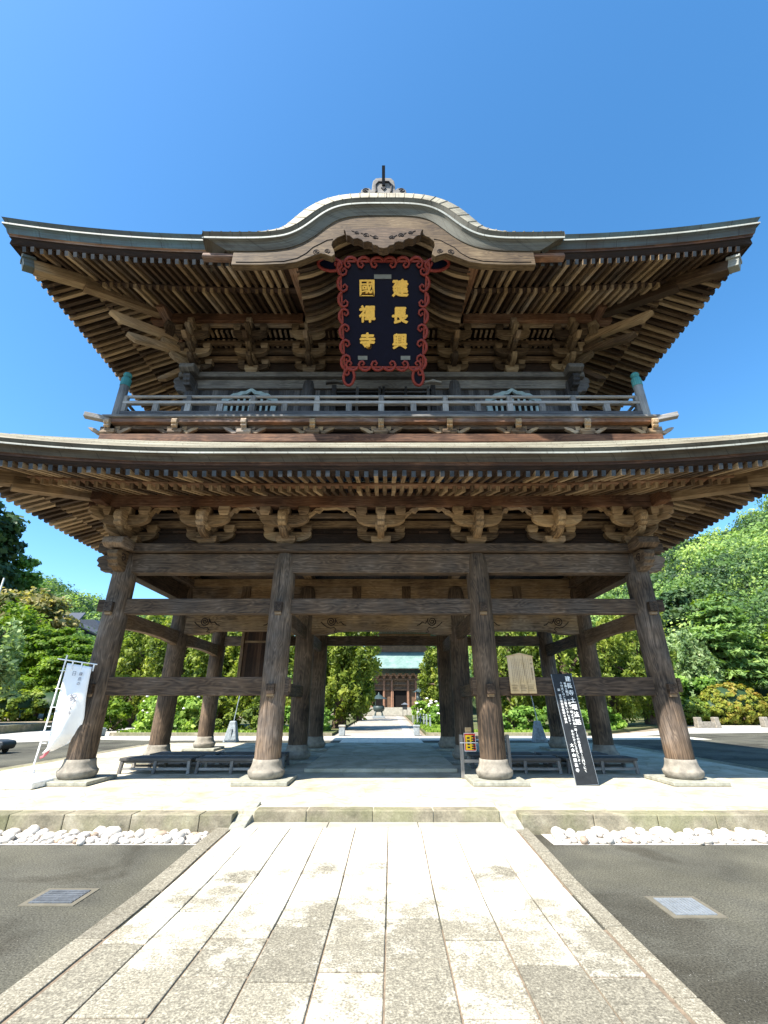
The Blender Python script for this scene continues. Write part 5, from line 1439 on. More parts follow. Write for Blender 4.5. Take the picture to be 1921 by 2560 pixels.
def hroof(z, half, over, rise, name, inner, y0=69.0, y1=81.0):
    mb = MB(); n = 16
    ym = (y0 + y1) / 2; hy = (y1 - y0) / 2
    for (sx, sy) in ((0, -1), (0, 1), (-1, 0), (1, 0)):
        rows = []
        for k in range(7):
            q = k / 6; o = over * (1 - q) - inner * q; zz = z + rise * (q * .55 + q * q * .45); row = []
            for i in range(n + 1):
                u = 2 * i / n - 1; lf = .5 * (abs(u) ** 4) * (1 - q)
                p = (HX + u * (half + o), ym + sy * (hy + o)) if sy else (HX + sx * (half + o), ym + u * (hy + o))
                row.append((p[0], p[1], zz + lf))
            rows.append(row)
        if (sy < 0) or (sx > 0): mb.grid(rows)
        else: mb.grid([r[::-1] for r in rows])
    o = hp(name, mb, M['hallroof']); so = o.modifiers.new('thick', 'SOLIDIFY'); so.thickness = .16; so.offset = 1
    m2 = MB()
    for sy in (-1,):
        for i in range(60):
            x = HX - half - over + .3 + i * (2 * (half + over) - .6) / 59
            m2.beam((x, y0 - over + .15, z - .12 + .5 * abs((x - HX) / (half + over)) ** 4), (x, y0 + .2, z + .2), .1, .12)
    m2.build('rafter_row', M['hallwood'], o)
    return o
hroof(7.0, 7.6, 2.2, 2.9, 'lower_roof', 1.6); 
mb = MB(); mb.box(HX - 5.6, HX + 5.6, 70.8, 79.2, 9.6, 13.2, 0, .4); hp('upper_wall', mb, M['hallwood'])
mb = MB()
for i in range(14):
    x = HX - 7 + i * 1.08; blk(mb, x, 68.7, 5.62, .42, .3); arm(mb, 1.0, .2, .25, 5.95, 68.6, x); blk(mb, x - .38, 68.6, 6.2, .26, .2); blk(mb, x + .38, 68.6, 6.2, .26, .2)
hp('bracket_row', mb, M['hallpillar'])
hroof(13.2, 5.6, 3.0, 5.5, 'upper_roof', 3.9, 70.8, 79.2)
sh = thing('side_hall', 'low side building with green roof and white posts right of the hall', 'building', (11.5, 74, 0))
mb = MB(); mb.box(8.0, 15.5, 74, 79, 0, 3.9, 0, .4); mb.build('timber_wall', M['hallwood'], sh)
mb = MB(); mb.quad([(7.2, 72.4, 3.7), (16.2, 72.4, 3.7), (15.2, 76.4, 6.0), (8.2, 76.4, 6.0)], [(0, 0), (9, 0), (8, 4), (1, 4)], .5); mb.quad([(7.2, 72.4, 3.7), (8.2, 76.4, 6.0), (8.2, 76.5, 6.0), (7.2, 80.6, 3.7)], [(0, 0), (4, 2), (4, 2), (8, 0)], .5)
o = mb.build('roof', M['hallroof'], sh); so = o.modifiers.new('thick', 'SOLIDIFY'); so.thickness = .15
for x in (8.3, 9.2, 10.1, 11.5): mb = MB(); mb.box(x - .14, x + .14, 73.0, 73.25, 0, 3.65, 2); mb.build('white_post', M['plaster'], sh)
# incense burner
ib = thing('incense_burner', 'dark bronze incense burner under a small grey roof in front of the hall', 'incense burner', (-.6, 52.5, 0))
cx, cy = -.6, 52.5
mb = MB(); mb.box(cx - .8, cx + .8, cy - .8, cy + .8, 0, .3, 0, .5, 0, None); mb.build('stone_foot', M['greystone'], ib, .04)
mb = MB(); mb.lathe([(.35, .75), (.62, .85), (.75, 1.1), (.72, 1.4), (.6, 1.5), (.68, 1.56)], (cx, cy), 20, .5); mb.build('bowl', M['bronze'], ib)
for a in (45, 135, 225, 315):
    c_, s_ = math.cos(math.radians(a)), math.sin(math.radians(a)); mb = MB(); mb.tube([(cx + .45 * c_, cy + .45 * s_, .9), (cx + .62 * c_, cy + .62 * s_, .6), (cx + .66 * c_, cy + .66 * s_, .3)], [.1, .09, .13], 8, .5); mb.build('leg', M['bronze'], ib)
    mb = MB(); mb.tube([(cx + .6 * c_, cy + .6 * s_, 1.5), (cx + .6 * c_, cy + .6 * s_, 2.35)], .05, 8, .5); mb.build('roof_post', M['bronze'], ib)
mb = MB(); mb.lathe([(1.05, 2.3), (.98, 2.36), (.6, 2.55), (.3, 2.75), (.12, 2.85), (.14, 2.95), (.05, 3.1)], (cx, cy), 4, .5); mb.build('canopy', M['bronze'], ib)
# bronze lantern
ln = thing('bronze_lantern', 'dark green bronze lantern on a tall post right of the avenue', 'lantern', (3.78, 40, 0))
cx, cy = 3.78, 40
mb = MB(); mb.lathe([(.5, 0), (.5, .25), (.28, .35), (.16, .5), (.14, 1.3), (.17, 1.35), (.14, 1.4), (.15, 1.75), (.38, 2.0), (.46, 2.06), (.46, 2.12)], (cx, cy), 12, .5); mb.build('pedestal', M['bronze'], ln)
mb = MB(); mb.lathe([(.34, 2.12), (.36, 2.2), (.36, 2.75), (.34, 2.8)], (cx, cy), 6, .5); b1 = mb.build('fire_box', M['bronze'], ln)
for k in range(6):
    a = math.radians(60 * k + 30); mb = MB(); mb.box(-.11, .11, -.325, -.315, 2.28, 2.68, 2, .5); q = Matrix.Translation((cx, cy, 0)) @ Matrix.Rotation(a, 4, 'Z'); mb.v = [tuple(q @ Vector(v)) for v in mb.v]; mb.build('lattice_pane', M['greystone'], b1)
mb = MB(); mb.lathe([(.66, 2.82), (.6, 2.84), (.4, 2.98), (.2, 3.12), (.1, 3.2), (.13, 3.28), (.1, 3.38), (.02, 3.5)], (cx, cy), 6, .5)
for k in range(6): a = math.radians(60 * k); mb.tube([(cx + .5 * math.cos(a), cy + .5 * math.sin(a), 2.88), (cx + .7 * math.cos(a), cy + .7 * math.sin(a), 2.84), (cx + .74 * math.cos(a), cy + .74 * math.sin(a), 2.95)], .035, 5, .5)
mb.build('lantern_roof', M['bronze'], ln)
# notice post near the steps
sp_ = thing('notice_post', 'small dark notice on two thin legs before the hall steps', 'notice', (3.1, 60, 0))
mb = MB(); mb.box(2.75, 3.45, 59.97, 60.03, .95, 1.6, 0, .5); mb.build('notice_panel', M['iron'], sp_)
for x in (2.8, 3.4): mb = MB(); mb.tube([(x, 60, 0), (x, 60, .95)], .035, 6); mb.build('leg', M['iron'], sp_)
mb = MB(); mb.prism([(2.55, 1.62), (3.65, 1.62), (3.1, 1.9)], 59.8, 60.2, 'XZ', 0, .5); mb.build('notice_roof', M['slate'], sp_)
# stone posts at the mouth of the avenue
for x, lab in ((-2.35, 'short stone post with pale cap left of the avenue mouth'), (1.95, 'short dark stone post right of the avenue mouth')):
    t = thing('stone_post', lab, 'stone post', (x, 18.25, 0), 0, 'stone posts at the avenue mouth')
    mb = MB(); mb.box(x - .17, x + .17, 18.08, 18.42, 0, .46, 2, .5); mb.build('post_shaft', M['greystone'], t, .03)
    mb = MB(); mb.box(x - .2, x + .2, 18.05, 18.45, .462, .56, 0, .5); mb.build('post_cap', M['hallstone'] if x < 0 else M['greystone'], t, .03)
for i in range(7):
    x, y = 2.75 + .11 * i + .03 * math.sin(i * 2), 35.2 - i * 1.7
    mb = MB(); mb.box(x - .05, x + .05, y - .05, y + .05, .05, .85 + .05 * math.sin(i * 3), 2, .5); mb.lathe([(.07, .9), (.05, .95), (.01, .97)], (x, y), 8, .5)
    tag(mb.build('fence_stake', M['greystone']), 'pale grey stake in the row before the hydrangeas', 'stake', 'stakes along the flower bed')
mb = MB(); mb.box(-16.6, -15.9, 17.6, 18.15, 0, .42, 0, .5); tag(mb.build('stone_block', M['greystone'], None, .05), 'grey stone block at the left end of the flower bed', 'stone block')
for (x, y, rz, lab) in ((25.2, 27.9, .08, 'weathered stone bench with two end posts nearer the gate'), (30.9, 28.6, .08, 'weathered stone bench cut by the right edge')):
    t = thing('stone_bench', lab, 'stone bench', (x, y, 0), rz, 'stone benches before the trimmed azaleas')
    for s in (-1, 1): mb = MB(); mb.box(s * .72 - .2, s * .72 + .2, -.22, .22, -.01, .74, 2, .5, 0, (1.18, .5)); mb.build('end_post', M['stone'], t, .05, keep_local=True)
    mb = MB(); mb.box(-.53, .53, -.16, .16, .0, .42, 0, .5); mb.build('seat_slab', M['stone'], t, .03, keep_local=True)

# ================================================================== FOLIAGE
def cloud_mesh(name, P, N, S, T, mat, parent=None, aspect=1.6, fold=.0):
    """quads at P with normals N, sizes S, tones T"""
    n = len(P); 
    a = NR.normal(size=(n, 3)); a -= N * (a * N).sum(1)[:, None]; a /= np.linalg.norm(a, axis=1)[:, None] + 1e-9
    b = np.cross(N, a); a = a * (S * aspect * .5)[:, None]; b = b * (S * .5)[:, None]
    c = P.mean(0); Q = P - c
    V = np.stack([Q - a, Q - b * 1.0 + a * .1, Q + a, Q + b * 1.0 + a * .1], 1).reshape(-1, 3)
    me = bpy.data.meshes.new(name); me.vertices.add(4 * n); me.vertices.foreach_set('co', V.astype(np.float32).ravel())
    me.loops.add(4 * n); me.loops.foreach_set('vertex_index', np.arange(4 * n, dtype=np.int32)); me.polygons.add(n)
    me.polygons.foreach_set('loop_start', np.arange(0, 4 * n, 4, dtype=np.int32))
    me.update(calc_edges=True)
    at = me.attributes.new('tone', 'FLOAT', 'FACE'); at.data.foreach_set('value', T.astype(np.float32))
    me.materials.append(mat); me.validate()
    o = bpy.data.objects.new(name, me); COL.objects.link(o); o.location = Vector(c)
    if parent is not None: o.parent = parent; o.location = Vector(c) - wloc(parent)
    return o
def unit(n):
    d = NR.normal(size=(n, 3)); return d / np.linalg.norm(d, axis=1)[:, None]
def clumps(C, rad, flat, per, size, out, tb, tj=.14, up=.5, bias=.5):
    """leaf positions around clump centres C"""
    n = len(C) * per; idx = np.repeat(np.arange(len(C)), per)
    d = unit(n); r = rad[idx] * NR.random_sample(n) ** .45
    P = C[idx] + d * r[:, None] * np.array([1, 1, flat])
    N = unit(n) + out[idx] * bias + np.array([0, 0, up]) + d * .5; N /= np.linalg.norm(N, axis=1)[:, None]
    S = size * NR.uniform(.6, 1.35, n); T = np.clip(tb[idx] + NR.normal(0, tj, n) + d[:, 2] * .12, 0, 1)
    return P, N, S, T
def crown_points(blobs, n, shell=.62):
    vol = np.array([b[3] * b[4] * b[5] for b in blobs]) ** .67; k = NR.choice(len(blobs), n, p=vol / vol.sum()); B = np.array(blobs)[k]
    d = unit(n); rr = NR.uniform(shell, 1.0, n) ** .8
    C = B[:, :3] + d * B[:, 3:6] * rr[:, None]; out = d / B[:, 3:6]; out /= np.linalg.norm(out, axis=1)[:, None]
    return C, out
def tree(name, label, cat, loc, blobs, mat, ncl, per, size, trunk=(.25, 3.0), mode='broad', group=None, crad=None, limbs=9, shell=.62, base_z=0.0):
    x, y = loc; t = thing(name, label, cat, (x, y, base_z), 0, group)
    bl = [(x + b[0], y + b[1], base_z + b[2], b[3], b[4], b[5]) for b in blobs]
    C, out = crown_points(bl, ncl, shell)
    tb = np.clip(NR.normal(.48, .2, ncl), .05, .95)
    ext = max(b[3] for b in bl)
    rad = NR.uniform(.7, 1.3, ncl) * (crad or ext * .26)
    mb = MB(); top = max(b[2] for b in bl); r0, th = trunk
    jx = lambda: R.uniform(-.12, .12)
    pts = [(x, y, base_z - .1), (x + jx(), y + jx(), base_z + th * .4), (x + jx() * 2, y + jx(), base_z + th), (x + jx() * 3, y + jx() * 3, max(base_z + th + .3, top))]
    mb.tube(pts, [r0 * 1.35, r0, r0 * .8, r0 * .25], 9)
    for i in range(limbs):
        c = C[R.randrange(ncl)]; h = base_z + th * R.uniform(.55, 1.1)
        mid = ((x + c[0]) / 2 + jx(), (y + c[1]) / 2 + jx(), (h + c[2]) / 2 + .15 * abs(c[2] - h))
        mb.tube([(x, y, h), mid, tuple(c)], [r0 * .42, r0 * .25, r0 * .08], 6)
    mb.build('trunk', M['bark'], t)
    if mode == 'broad': a = clumps(C, rad, .62, per, size, out, tb); asp = 1.5
    elif mode == 'juniper':                                     # upright tufts
        a1 = []
        per2 = per // 3
        for k in range(3):
            C2 = C + np.array([0, 0, .34]) * k * rad[:, None] + out * (rad * .25 * k)[:, None]
            a1.append(clumps(C2, rad * (.75 - .18 * k), 1.25, per2, size, out, np.clip(tb + .13 * (k - 1), 0, 1), .13, .1, .35))
        a = [np.concatenate(z) for z in zip(*a1)]; asp = 2.3
    elif mode == 'pine':
        C[:, 2] = np.round(C[:, 2] / .9) * .9 + NR.normal(0, .12, ncl); a = clumps(C, rad * 1.25, .26, per, size, out, tb, .12, 1.2, .2); asp = 3.0
    elif mode == 'fir':
        C[:, 2] = np.round(C[:, 2] / .8) * .8 + NR.normal(0, .15, ncl) - .25 * np.hypot(C[:, 0] - x, C[:, 1] - y) * .3; a = clumps(C, rad, .38, per, size, out, tb, .13, 1.0, .4); asp = 1.9
    else:                                                       # weeping
        L = NR.uniform(1.2, 3.6, ncl); n = ncl * per; idx = np.repeat(np.arange(ncl), per); q = NR.random_sample(n)
        sway = NR.normal(0, .12, (ncl, 2))
        P = C[idx].copy(); P[:, 2] -= q * L[idx]; P[:, :2] += sway[idx] * (q * L[idx])[:, None] + out[idx, :2] * (.5 * q)[:, None] + NR.normal(0, .10, (n, 2))
        P[:, 2] = np.maximum(P[:, 2], base_z + .3)
        N = unit(n) + np.array([0, 0, .2]); N /= np.linalg.norm(N, axis=1)[:, None]
        a = (P, N, size * NR.uniform(.6, 1.3, n), np.clip(tb[idx] + NR.normal(0, .17, n), 0, 1)); asp = 2.4
    cloud_mesh('crown', *a, mat, t, asp)
    return t
def ball(cx, cz, r, h=None, cy=0.0): return (cx, cy, cz, r, r, h or r)
# junipers in the beds beyond the gate
jg = 'old junipers in the beds behind the gate'
def jun(x, y, h, w, label, mat='lf_jun', ncl=150):
    tree('juniper_tree', label, 'tree', (x, y), [ball(0, h * .42, w * 1.0, h * .38), ball(w * .25, h * .72, w * .68, h * .26), ball(-w * .3, h * .62, w * .6, h * .25), ball(.1, h * .26, w * .85, h * .2)], M[mat], ncl, 84, .155, (.42, h * .5), 'juniper', jg, w * .30, 8)
jun(-3.2, 25.2, 9.2, 2.65, 'bright juniper nearest the avenue on its left side', ncl=230)
jun(-8.2, 24.2, 8.4, 2.9, 'juniper seen between the two left inner columns')
jun(-12.3, 26.0, 8.6, 2.7, 'juniper framed in the left bay beside the stair shaft')
jun(-16.2, 27.0, 9.0, 2.6, 'juniper framed in the left bay near the middle column')
jun(-20.5, 29.0, 9.0, 2.7, 'juniper just right of the left corner column')
jun(5.7, 36.5, 8.0, 2.0, 'loose juniper right of the avenue near the hall', ncl=110)
jun(9.6, 25.8, 8.4, 2.8, 'dark juniper behind the pale information board')
jun(14.0, 26.2, 8.6, 2.7, 'dark juniper behind the leaning black board')
jun(18.4, 28.2, 9.2, 2.8, 'juniper left of the right corner column')
jun(22.6, 31.0, 10.2, 2.6, 'golden green juniper against the right corner column')
jun(-2.9, 44, 8.0, 2.2, 'far juniper on the left of the avenue near the hall', ncl=90)
jun(6.8, 47, 8.5, 2.4, 'far juniper on the right of the avenue near the hall', ncl=90)
# left side trees
tree('evergreen_tree', 'tall dark evergreen at the far left edge rising above the others', 'tree', (-57.5, 44), [ball(0, 12, 8, 9), ball(3.0, 21, 5.4, 6.3), ball(-4, 20, 6, 7), ball(4.6, 14, 4.8, 7)], M['lf_dark'], 700, 80, .6, (.7, 12), 'broad', None, 1.7)
tree('broadleaf_tree', 'pale green tall tree right of the dark evergreen at left', 'tree', (-51.3, 51), [ball(0, 13, 3.4, 5.5), ball(.4, 17.5, 2.2, 3.6), ball(1.2, 11, 3.0, 3.6)], M['lf_mid'], 120, 60, .45, (.4, 10), 'broad', None, 1.0)
tree('chinquapin_tree', 'round tree with tan blossoms below the dark evergreen', 'tree', (-42.5, 43), [ball(0, 10.5, 4.6, 4.2), ball(-2.5, 9, 3.5, 3.5), ball(2.4, 9.5, 3, 3.4)], M['lf_tan'], 170, 60, .42, (.4, 7), 'broad', None, 1.1)
tree('broadleaf_tree', 'bright green tree behind the weeping tree at left', 'tree', (-40, 37.5), [ball(0, 7.6, 4, 4), ball(-3, 6, 3.6, 3.6), ball(3, 6.2, 3.2, 3.4)], M['lf_bright'], 210, 90, .27, (.3, 5), 'broad', None, 1.0)
tree('maple_tree', 'green maple below the dark roof on the left hillside', 'tree', (-34.5, 38), [ball(0, 6.4, 3.6, 2.8), ball(3.4, 5.2, 3.2, 2.6), ball(-3, 5.2, 3, 2.6), ball(1, 3.6, 4, 2)], M['lf_bright'], 240, 90, .25, (.25, 3), 'fir', None, .95)
tree('maple_tree', 'spreading yellow green maple directly behind the white banner', 'tree', (-29.2, 34.5), [ball(0, 4.9, 3.0, 1.5), ball(2.6, 3.9, 2.4, 1.5), ball(-2.4, 3.7, 2.2, 1.3), ball(.5, 2.6, 3.2, 1.1)], M['lf_bright'], 260, 85, .19, (.2, 2.4), 'fir', None, .7)
tree('weeping_tree', 'weeping tree with pale glossy leaves at the left edge', 'tree', (-27.6, 21.6), [ball(0, 6.2, 2.0, 1.9), ball(-2, 5.6, 1.8, 1.6), ball(.9, 4.8, 1.4, 1.3)], M['lf_willow'], 150, 70, .2, (.22, 4.2), 'weep', None, None, 10, .3)
tree('broadleaf_tree', 'dark green tree left of the left corner column', 'tree', (-25.2, 35), [ball(0, 5.2, 2.6, 3), ball(1.4, 3.2, 2.2, 2.2), ball(-1.2, 3.6, 2, 2.4)], M['lf_mid'], 150, 55, .28, (.25, 3), 'broad', None, .8)
# right side trees
tree('pine_tree', 'airy tall pine with layered branches behind the azaleas', 'tree', (36.0, 38.5), [ball(0, 4.8, 3.6, 1.9), ball(-.4, 7.6, 3.2, 1.9), ball(.3, 10, 2.1, 1.7), ball(2.2, 6, 2.2, 1.6), ball(-2.6, 5.6, 1.8, 1.4)], M['lf_pine'], 190, 64, .26, (.26, 6), 'pine', None, .95, 16, .2)
tree('fir_tree', 'large bright layered fir at the right edge', 'tree', (45.5, 37), [ball(0, 6, 4.6, 4), ball(.5, 10.5, 3.4, 3.5), ball(-2.4, 7.4, 2.6, 3.2), ball(1, 14, 2.4, 2.8)], M['lf_bright'], 380, 90, .28, (.4, 8), 'fir', None, .95)
tree('weeping_tree', 'pale weeping willow right of the right corner column', 'tree', (30.8, 37.5), [ball(0, 7.2, 1.9, 1.8), ball(1.4, 5.8, 1.7, 1.6), ball(-1.2, 5.8, 1.4, 1.5)], M['lf_willow'], 170, 62, .22, (.22, 4.5), 'weep', None, None, 10, .3)
tree('oak_tree', 'dark round domed oak halfway up the right hillside', 'tree', (46.5, 60), [ball(0, 14, 4.4, 4.2), ball(-2.4, 12.5, 3, 3.4)], M['lf_dark'], 190, 55, .45, (.4, 9), 'broad', None, 1.2)
tree('oak_tree', 'darker domed oak left of the other one on the right hillside', 'tree', (41.2, 57), [ball(0, 12, 3.6, 3.8), ball(1.5, 10, 3, 3)], M['lf_dark'], 150, 55, .45, (.4, 8), 'broad', None, 1.1)
tree('broadleaf_tree', 'bright yellow green tree between the domed oaks and the pine', 'tree', (49, 55), [ball(0, 13.2, 3.2, 3.4), ball(-3.5, 8, 3.5, 3), ball(2.5, 9.5, 3.6, 3)], M['lf_bright'], 220, 90, .3, (.3, 8), 'broad', None, 1.1)
tree('broadleaf_tree', 'low bushy tree in front of the right hillside beside the willow', 'tree', (26.6, 37.5), [ball(0, 4, 2.6, 2.6), ball(2, 3, 2.4, 2.2), ball(4.8, 2.6, 2.6, 2)], M['lf_mid'], 170, 55, .27, (.2, 2.5), 'broad', None, .75)
tree('maple_tree', 'leafy maple behind the golden azalea at the right edge', 'tree', (40.5, 35.5), [ball(0, 4.2, 2.6, 2.2), ball(2.6, 3.6, 2.6, 2)], M['lf_mid'], 140, 55, .28, (.22, 3), 'broad', None, .8)
# shrubs
def shrub(name, label, cat, loc, blobs, mat, ncl, per, size, group=None, crad=.3, flowers=None, stems=True, bz=.08):
    x, y = loc; t = thing(name, label, cat, (x, y, bz), 0, group)
    bl = [(x + b[0], y + b[1], bz + b[2], b[3], b[4], b[5]) for b in blobs]
    C, out = crown_points(bl, ncl, .78); C[:, 2] = np.maximum(C[:, 2], bz + .05)
    a = clumps(C, np.full(ncl, crad) * NR.uniform(.7, 1.3, ncl), .7, per, size, out, np.clip(NR.normal(.5, .22, ncl), .05, .95), .13, .4, .7)
    cloud_mesh('foliage', *a, mat, t, 1.5)
    mb = MB()
    for i in range(7): c = C[R.randrange(ncl)]; mb.tube([(x + R.uniform(-.2, .2), y + R.uniform(-.1, .1), bz - .05), ((x + c[0]) / 2, (y + c[1]) / 2, (bz + c[2]) / 2), tuple(c)], [.035, .025, .01], 5)
    mb.build('stem', M['bark'], t)
    if flowers:
        mb = MB(); C2, o2 = crown_points(bl, flowers[0], .98)
        for c, o_ in zip(C2, o2):
            if o_[2] < -.2: continue
            c = c + o_ * crad * .8; r = flowers[1] * R.uniform(.7, 1.2); mb.lathe([(r * .3, c[2] - r * .5), (r, c[2] - r * .15), (r * .95, c[2] + r * .2), (r * .4, c[2] + r * .55), (.01, c[2] + r * .6)], (c[0], c[1]), 8, R.random())
        mb.build('bloom', M['petal'], t)
    return t
shrub('hydrangea', 'yellow green hydrangea in bloom right of the avenue', 'shrub', (3.7, 33.5), [(0, 0, .9, 1.0, .9, .95), (1.2, -.6, .8, .9, .8, .8)], M['lf_hyd'], 60, 50, .2, 'hydrangeas right of the avenue', .32, (22, .14))
shrub('hydrangea', 'hydrangea with pale pink blooms beside the right inner column', 'shrub', (4.6, 28.8), [(0, 0, .8, .9, .8, .8), (1.0, .3, .7, .8, .8, .75)], M['lf_mid'], 60, 50, .18, 'hydrangeas right of the avenue', .3, (26, .14))
shrub('hydrangea', 'white blooming shrub left of the left middle column', 'shrub', (-13.5, 20.2), [(0, 0, 1.3, 1.3, 1.1, 1.3), (1.3, .2, 1.0, 1.2, 1, 1.1), (-1.0, 0, .9, 1, .9, .9)], M['lf_hyd'], 110, 52, .18, None, .34, (46, .1))
shrub('shrub', 'clipped green shrub below the junipers in the left bay', 'shrub', (-10.6, 20.6), [(0, 0, .8, 1.6, .9, 1.2), (2.2, .2, .6, 1.5, .8, .9)], M['lf_jun'], 90, 50, .17, 'shrubs under the left junipers', .3)
shrub('shrub', 'dark low shrub below the juniper nearest the avenue', 'shrub', (-4.4, 21.3), [(0, 0, .6, 1.3, .8, .9), (-1.9, .3, .5, 1.2, .8, .8)], M['lf_mid'], 70, 50, .17, 'shrubs under the left junipers', .3)
shrub('shrub', 'small round shrub beside the left corner column', 'shrub', (-18.6, 23.5), [(0, 0, .9, 1.0, .9, .9)], M['lf_bright'], 45, 50, .17, None, .3)
shrub('shrub', 'dark shrub below the junipers in the right bay', 'shrub', (11.5, 21.5), [(0, 0, .6, 1.8, .8, .9), (3.2, 1.2, .6, 1.6, .8, .8), (-2.4, .3, .6, 1.5, .8, .8)], M['lf_mid'], 110, 50, .17, None, .3)
az = 'trimmed azaleas on the right'
def hedge(label, loc, blobs, mat, ncl, size, group=None, cat='hedge', name='hedge', per=46, crad=.3):
    x, y = loc; t = thing(name, label, cat, (x, y, 0), 0, group)
    bl = [(x + b[0], y + b[1], b[2], b[3], b[4], b[5]) for b in blobs]
    C, out = crown_points(bl, ncl, .93); C[:, 2] = np.maximum(C[:, 2], .15)
    a = clumps(C, np.full(ncl, crad), .8, per, size, out, np.clip(NR.normal(.5, .17, ncl) + .16 * np.sin(C[:, 0] * .8 + 1), .05, .95), .13, .3, 1.0); cloud_mesh('foliage', *a, mat, t, 1.5)
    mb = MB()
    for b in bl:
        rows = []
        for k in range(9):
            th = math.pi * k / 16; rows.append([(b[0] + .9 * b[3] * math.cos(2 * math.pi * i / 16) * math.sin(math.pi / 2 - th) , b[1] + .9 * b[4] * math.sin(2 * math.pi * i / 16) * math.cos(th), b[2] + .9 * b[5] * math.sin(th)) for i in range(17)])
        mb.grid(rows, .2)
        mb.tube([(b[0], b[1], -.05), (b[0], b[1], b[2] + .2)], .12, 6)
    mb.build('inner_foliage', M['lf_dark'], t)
hedge('low flat-topped azalea hedge next to the right corner column', (27.6, 33.5), [(0, 0, 1.2, 1.9, 1.3, 1.0), (-2.4, .6, 1.1, 1.5, 1.2, .95)], M['lf_hedge'], 170, .17, az, 'hedge')
hedge('big rounded golden azalea with reddish patches', (31.4, 33.2), [(0, 0, 1.6, 2.6, 1.7, 1.75), (-1.6, -.1, 1.2, 1.8, 1.4, 1.2)], M['lf_azalea'], 260, .17, az, 'hedge')
hedge('golden azalea cut by the right edge of the photo', (36.0, 32.6), [(0, 0, 1.3, 2.2, 1.5, 1.3), (2.4, 0, 1.3, 2.2, 1.5, 1.2)], M['lf_azalea'], 220, .17, az, 'hedge')
hedge('long dark clipped hedge on the bank behind the banner', (-30.5, 28.5), [(-5, -3.6, 1.4, 2.8, 1.7, 1.4), (-2.4, -1.8, 1.4, 2.8, 1.7, 1.4), (0, 0, 1.4, 2.6, 1.7, 1.4), (2.4, 1.8, 1.4, 2.6, 1.7, 1.35), (4.4, 3.6, 1.35, 2.2, 1.6, 1.3)], M['lf_hedge'], 420, .19, None, 'hedge', per=50, crad=.34)
# grass along the bed fronts
def grass(name, polys, n, h):
    P = []
    for (x0, x1, y0, y1) in polys:
        k = int(n * (x1 - x0) * (y1 - y0)); P.append(np.stack([NR.uniform(x0, x1, k), NR.uniform(y0, y1, k), np.full(k, .1)], 1))
    P = np.concatenate(P); m = len(P); P[:, 2] += h * .4 * NR.uniform(.5, 1.2, m)
    N = unit(m); N[:, 2] *= .25; N /= np.linalg.norm(N, axis=1)[:, None]
    tag(cloud_mesh(name, P, N, np.full(m, h) * NR.uniform(.6, 1.3, m), np.clip(NR.normal(.5, .2, m), 0, 1), M['lf_grass'], None, 1.0), kind='stuff')
grass('grass', [(-15.6, -9.0, 18.6, 20.4), (-9, -5, 18.6, 19.6), (2.7, 5.5, 18.8, 33), (5.5, 11.5, 18.9, 20.2)], 55, .2)

# ================================================================== HILLS
def elev(az):
    a = np.degrees(az); return np.interp(a, [-75, -60, -45, -38, -33, -28, -20, -10, 0, 8, 15, 22, 28, 33, 38, 43, 50, 60, 75], [14.5, 13.5, 11.6, 11.0, 10.2, 9.3, 8.2, 6, 5.5, 6.5, 9, 12.5, 13.8, 15.8, 16.9, 17.4, 18.6, 20, 20])
def ridge(az): a = np.degrees(az); return np.interp(a, [-75, -20, 0, 20, 45, 75], [230, 230, 260, 190, 165, 150])
def hz(az, d):
    dr = ridge(az); d0 = np.interp(np.degrees(az), [-75, -40, 0, 30, 75], [75, 85, 110, 66, 52]); top = dr * np.tan(np.radians(elev(az))) - 4.0
    q = np.clip((d - d0) / (dr - d0), 0, 1); q = q ** .85
    w = 1 + .06 * np.sin(az * 23 + d * .05) * (q > .05)
    return top * q * w * np.where(d > dr, np.clip(1 - (d - dr) / 260, 0, 1), 1)
AZ = np.radians(np.linspace(-75, 75, 101)); DD = np.concatenate([np.linspace(40, 270, 36), [330, 420, 540]])
rows = []
for d in DD: rows.append([(.07 + d * math.sin(a), -10.29 + d * math.cos(a), float(hz(a, d)) - .12) for a in AZ])
mb = MB(); mb.grid([r[::-1] for r in rows], .5); tag(mb.build('hills', M['hillsoil']), kind='structure')
nC = 2400
az_ = np.radians(NR.uniform(-56, 56, nC)); dr = ridge(az_); d0 = np.interp(np.degrees(az_), [-75, -40, 0, 30, 75], [80, 90, 116, 66, 50])
d_ = d0 + (dr + 6 - d0) * NR.random_sample(nC) ** 1.05
zc = hz(az_, d_); Cc = np.stack([.07 + d_ * np.sin(az_), -10.29 + d_ * np.cos(az_), zc + NR.uniform(1.5, 4.5, nC)], 1)
rc_ = NR.uniform(2.3, 5.6, nC) * (d_ / 130) ** .35
dark_ = NR.random_sample(nC) < .36
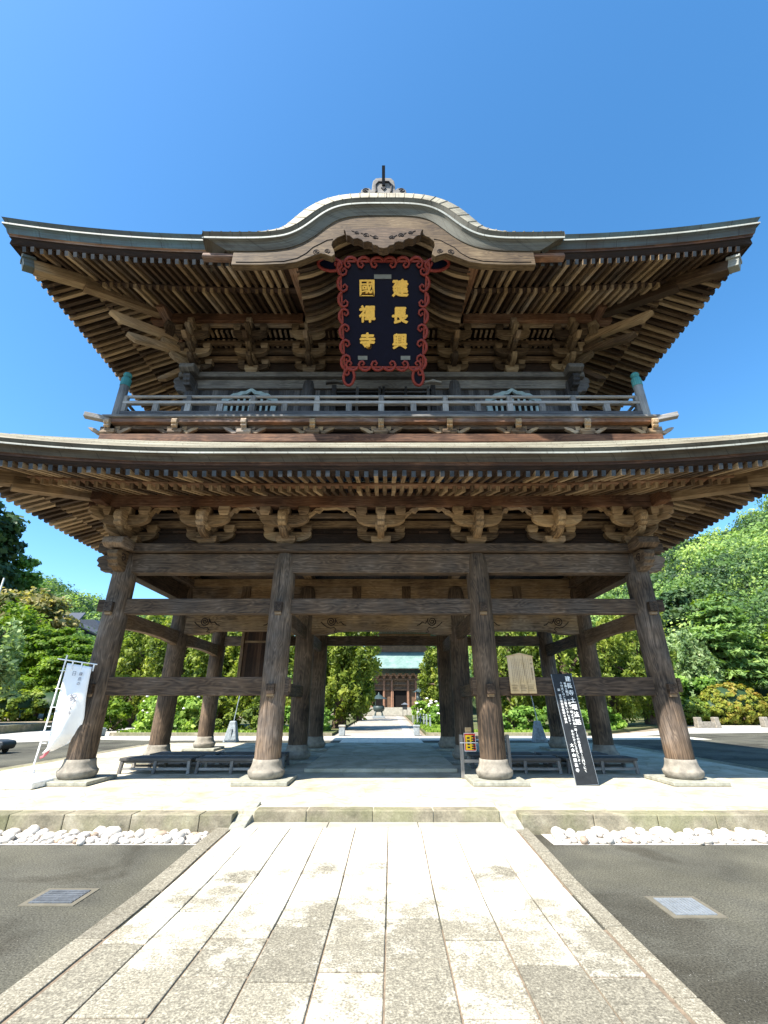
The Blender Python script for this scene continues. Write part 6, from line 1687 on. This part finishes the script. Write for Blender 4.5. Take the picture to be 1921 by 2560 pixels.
for nm, sel, mt in (('hillside_wood', ~dark_, 'lf_hill'), ('hillside_evergreens', dark_, 'lf_hill_dark')):
    C_, r_, dd = Cc[sel], rc_[sel], d_[sel]; nc = len(C_); per = 260; idx = np.repeat(np.arange(nc), per); n = nc * per
    d3 = unit(n); d3[:, 2] = np.abs(d3[:, 2]) * .9 - .1
    lob = 1 + .22 * np.sin(d3[:, 0] * 7 + idx) * np.sin(d3[:, 1] * 6 + idx * 2) + .15 * np.sin(d3[:, 2] * 9 + idx)
    P = C_[idx] + d3 * (r_[idx] * lob * NR.uniform(.8, 1.04, n))[:, None] * np.array([1, 1, .95])
    N = unit(n) * .5 + d3; N /= np.linalg.norm(N, axis=1)[:, None]
    tb = np.clip(NR.normal(.45, .3, nc), 0, 1)
    tag(cloud_mesh(nm, P, N, r_[idx] ** .5 * .25 * np.clip(dd / 130, .5, 1)[idx] * NR.uniform(.6, 1.4, n), np.clip(tb[idx] + NR.normal(0, .13, n), 0, 1), M[mt], None, 1.3), kind='stuff')
# houses among the trees
M['darktile'] = plain('dark_roof_tile', (.045, .055, .075), .6, .3, .25, 3)
hs = thing('hillside_house', 'dark tiled roof of a house on the left hillside', 'house', (-72, 96, 15))
mb = MB(); mb.prism([(-79, 14), (-66, 14), (-66, 18.0), (-69, 20.2), (-79, 20.2)], 97, 103, 'XZ', 0, .5); mb.build('wall', M['darktile'], hs)
mb = MB(); mb.quad([(-80, 95.5, 19.0), (-72.2, 95.5, 19.0), (-72.9, 99, 22.2), (-79, 99, 22.2)], [(0, 0), (8, 0), (8, 3), (0, 3)], .5); mb.quad([(-72.2, 95.5, 19.0), (-64.5, 95.5, 15.8), (-65, 99, 17.6), (-72.9, 99, 20.4)], [(0, 0), (8, 0), (8, 3), (0, 3)], .1)
o = mb.build('roof', M['darktile'], hs); so = o.modifiers.new('thick', 'SOLIDIFY'); so.thickness = .35
hs2 = thing('white_house', 'white house half hidden behind the tall pine', 'house', (44.5, 50, 0))
mb = MB(); mb.box(40.5, 48.5, 49, 55, 0, 6.3, 0, .5); mb.build('wall', M['plaster'], hs2)
mb = MB(); mb.prism([(48.2, 6.1), (52, 8.4), (55.8, 6.1)], 39.9, 49.1, 'YZ', 0, .5); mb.build('roof', M['slate'], hs2)
for x in (41.6, 43.6, 46): mb = MB(); mb.box(x, x + 1.1, 48.94, 49.02, 3.3, 4.7, 0, .5); mb.build('window', M['dark_in'], hs2)
pl = MB(); pl.tube([(-34.6, 29.5, 0), (-34.8, 29.5, 12.3)], [.11, .07], 8); tag(pl.build('utility_pole', M['plaster']), 'slim pale pole rising at the left edge', 'pole')
